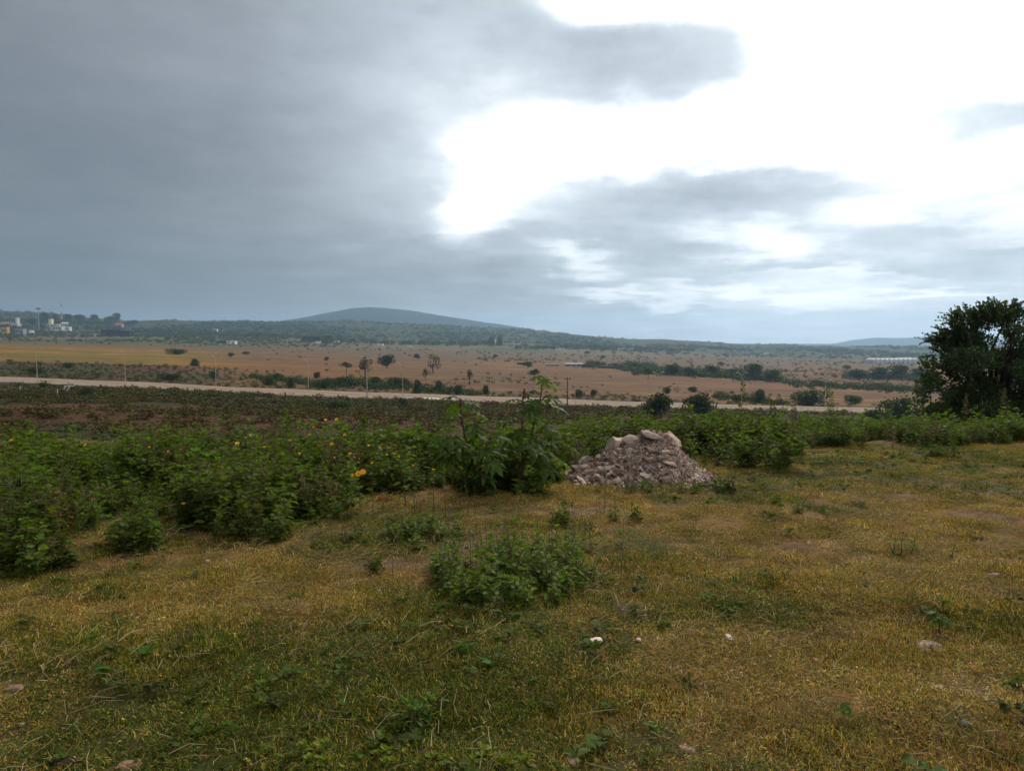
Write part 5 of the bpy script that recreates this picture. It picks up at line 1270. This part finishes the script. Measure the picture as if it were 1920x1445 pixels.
house(435, 645, 16, 6, 'small white hut at the edge of the dry field', M_WHITE, name='hut', cat='hut', wins=1)
house(418, 643, 18, 3, 'low dark lean-to left of the small white hut', M_NET, name='hut', cat='hut', wins=0, door=False)
house(587, 640, 32, 8, 'dark long shed at the foot of the ridge', M_NET, name='shed', cat='shed', wins=2)
house(597, 644, 9, 4, 'white tank house in front of the dark long shed', M_WHITE, name='shed', cat='shed', wins=0, door=False)
house(631, 643, 9, 4, 'white roofed shed right of the dark long shed', M_WHITE, name='shed', cat='shed', wins=1, door=False)
house(612, 646, 22, 2, 'low pale wall building in front of the dark long shed', M_LILAC, name='shed', cat='shed', wins=0, door=False)
house(714, 648, 11, 3.5, 'small white shed under the mountain', M_WHITE, name='shed', cat='shed', wins=1, door=False)
house(768, 650, 8, 3, 'tiny white shed right of the one under the mountain', M_WHITE, name='shed', cat='shed', wins=1, door=False)
house(968, 650, 12, 6, 'white building right of the two dark upright trees', M_WHITE, wins=2)
house(1050, 656, 16, 3, 'white shed on the far field edge, leftmost of the far row', M_WHITE, name='shed', cat='shed', wins=2, door=False)
house(1172, 656, 26, 3, 'long white shed in the middle of the far row', M_WHITE, name='shed', cat='shed', wins=3, door=False)
house(1222, 659, 20, 3, 'dark-roofed shed right of the long white shed', M_GREY, M_NET, name='shed', cat='shed', wins=2, door=False)
house(404, 621, 8, 4, 'tiny white house on the hillside right of the village', M_WHITE, wins=1)
house(415, 622, 6, 3, 'tiny pale house beside the tiny white one on the hillside', M_LILAC, wins=1)
house(1395, 660, 14, 2.5, 'low pale shed on the far plain to the right', M_LILAC, name='shed', cat='shed', wins=1, door=False)
house(1436, 664, 10, 2.5, 'second low pale shed on the far plain to the right', M_WHITE, name='shed', cat='shed', wins=1, door=False)
house(1583, 676, 5, 3, 'tiny white hut left of the greenhouses', M_WHITE, name='hut', cat='hut', wins=0)
# long ruined sheds in the field
for px, py, w, h, lab in [(983, 683, 26, 3, 'low dark shed, left end of the line of sheds in the field'), (1035, 686, 26, 3, 'low brown shed in the line, left of the largest'), (1075, 687, 30, 5, 'grey shed with pale roof, largest in the line'),
                          (1100, 688, 22, 4, 'dark open shed right of the largest in the line'), (1136, 690, 30, 3, 'long low dark wall of the line of sheds'), (1180, 693, 26, 4, 'last dark shed of the line before the hedgerow')]:
    house(px, py, w, h, lab, M_NET if 'dark' in lab else M_GREY, M_LILAC if 'pale' in lab else None, name='field_shed', cat='shed', wins=3, door=False)
# greenhouses
for k in range(10):
    px = 1641 + k * 8.6; p = on(px, 1750); p.z = max(p.z, slopes(px, 683)[1] * 1750); s = p.y / F; w = 8.2 * s; h = 9.5 * s
    root = thing('greenhouse', 'white film greenhouse tunnel, %s in the row beside the big tree' % ['first', 'second', 'third', 'fourth', 'fifth', 'sixth', 'seventh', 'eighth', 'ninth', 'tenth'][k], 'greenhouse', (p.x, p.y, p.z), 0, 'row of white greenhouse tunnels')
    V = []; n = 9; L = 40
    for y in (0, L):
        V += [(-w / 2, y, -6)] + [(-math.cos(math.pi * q / (n - 1)) * w / 2, y, h * .55 + math.sin(math.pi * q / (n - 1)) * h * .45) for q in range(n)] + [(w / 2, y, -6)]
    m = n + 2; Fc = [[q, q + 1, m + q + 1, m + q] for q in range(m - 1)] + [list(range(m))[::-1], list(range(m, 2 * m))]
    mb = MB(); mb.add(V, Fc); obj('film_cover', mb.mesh('film_cover', [M_PLASTIC]), root)
    mb = MB(); mb.box(-w * .22, w * .22, -.3, -.05, 0, h * .5); obj('door', mb.mesh('door', [M_GREY]), root)
    mb = MB(); mb.box(w / 2 - .5, w / 2 + .5, -.4, L, h * .50, h * .56); obj('gutter', mb.mesh('gutter', [M_NET]), root)
# stadium light mast, lattice mast, tank, tower
p = at(73, 618, 300); s = p.y / F; root = thing('light_mast', 'tall pale mast with a lamp platform above the village', 'light mast', p); h = 38 * s
mb = MB(); mb.tube([(0, 0, 0), (0, 0, h)], [1.1 * s, .7 * s], 8); obj('pole', mb.mesh('pole', [M_GREY]), root)
mb = MB(); mb.box(-4 * s, 4 * s, -1.2 * s, 1.2 * s, h, h + 1.5 * s); pf = obj('platform', mb.mesh('platform', [M_NET]), root)
for k in range(4): mb = MB(); x = (-3 + 2 * k) * s; mb.box(x - .6 * s, x + .6 * s, -1.6 * s, -1.25 * s, h + 1.6 * s, h + 2.8 * s); obj('floodlight', mb.mesh('floodlight', [M_DARK]), pf)
p = at(116, 606, 300); s = p.y / F; h = 44 * s; root = thing('lattice_mast', 'thin red and white lattice radio mast behind the village', 'radio mast', p)
for lvl in range(6):
    z0, z1 = h * lvl / 6, h * (lvl + 1) / 6; w0 = (1.4 - .18 * lvl) * s; w1 = (1.4 - .18 * (lvl + 1)) * s; mb = MB()
    for a, b in ((-1, -1), (1, -1), (1, 1), (-1, 1)): mb.tube([(a * w0, b * w0, z0), (a * w1, b * w1, z1)], .13 * s, 4)
    for a in (0, 1): mb.tube([((-1) ** a * w0, -w0, z0), (-(-1) ** a * w1, -w1, z1)], .1 * s, 4); mb.tube([(w0, (-1) ** a * w0, z0), (w1, -(-1) ** a * w1, z1)], .1 * s, 4)
    obj('mast_section', mb.mesh('mast_section', [M_RED if lvl % 2 == 0 else M_WHITE]), root)
mb = MB(); mb.tube([(0, -1.2 * s, h * .93), (0, -1.5 * s, h * .93)], 1.2 * s, 10); obj('dish', mb.mesh('dish', [M_GREY]), root)
p = at(59, 627, 300); s = p.y / F; root = thing('water_tank', 'white round water tank on legs right of the grey lilac house', 'water tank', p)
mb = MB(); mb.tube([(0, 0, 2 * s), (0, 0, 2.6 * s), (0, 0, 7 * s), (0, 0, 7.8 * s)], [3.4 * s, 4.8 * s, 4.8 * s, 2.5 * s], 14); obj('tank', mb.mesh('tank', [M_WHITE]), root)
for a, b in ((-1, -1), (1, -1), (1, 1), (-1, 1)): mb = MB(); mb.tube([(a * 2 * s, b * 2 * s, -1), (a * 2 * s, b * 2 * s, 2.1 * s)], .3 * s, 4); obj('leg', mb.mesh('leg', [M_GREY]), root)
p = at(929, 648, 300); s = p.y / F; root = thing('church_tower', 'narrow white tower between the two dark upright trees', 'tower', p)
mb = MB(); mb.box(-1.3 * s, 1.3 * s, -1.3 * s, 1.3 * s, -2, 8 * s); obj('wall', mb.mesh('wall', [M_WHITE]), root)
mb = MB(); mb.tube([(0, 0, 8 * s), (0, 0, 9 * s), (0, 0, 12 * s)], [1.5 * s, 1.2 * s, .1 * s], 8); obj('spire', mb.mesh('spire', [M_WHITE]), root)
mb = MB(); mb.box(-.4 * s, .4 * s, -1.36 * s, -1.2 * s, 5.4 * s, 7 * s); obj('window', mb.mesh('window', [M_DARK]), root)

# ---------------------------------------------------------------- haze
hz = bpy.data.materials.new('haze_air'); hz.use_nodes = True; nt = hz.node_tree; nt.nodes.clear()
pv = nt.nodes.new('ShaderNodeVolumePrincipled'); pv.inputs['Color'].default_value = (0.46, 0.70, 0.98, 1); pv.inputs['Density'].default_value = 8.0e-5; pv.inputs['Anisotropy'].default_value = 0.5
om = nt.nodes.new('ShaderNodeOutputMaterial'); nt.links.new(pv.outputs[0], om.inputs['Volume'])
HAZE = True
if HAZE:
    mb = MB(); mb.box(-19000, 19000, -19000, 19000, -150, 620); obj('haze', mb.mesh('haze', [hz], tint=False), kind='stuff', label='thin bluish haze over the plain')

sc.cycles.max_bounces = 6; sc.cycles.diffuse_bounces = 2; sc.cycles.glossy_bounces = 2; sc.cycles.transmission_bounces = 3; sc.cycles.volume_bounces = 0
sc.cycles.use_denoising = True
sc.cycles.use_adaptive_sampling = True; sc.cycles.adaptive_threshold = 0.02
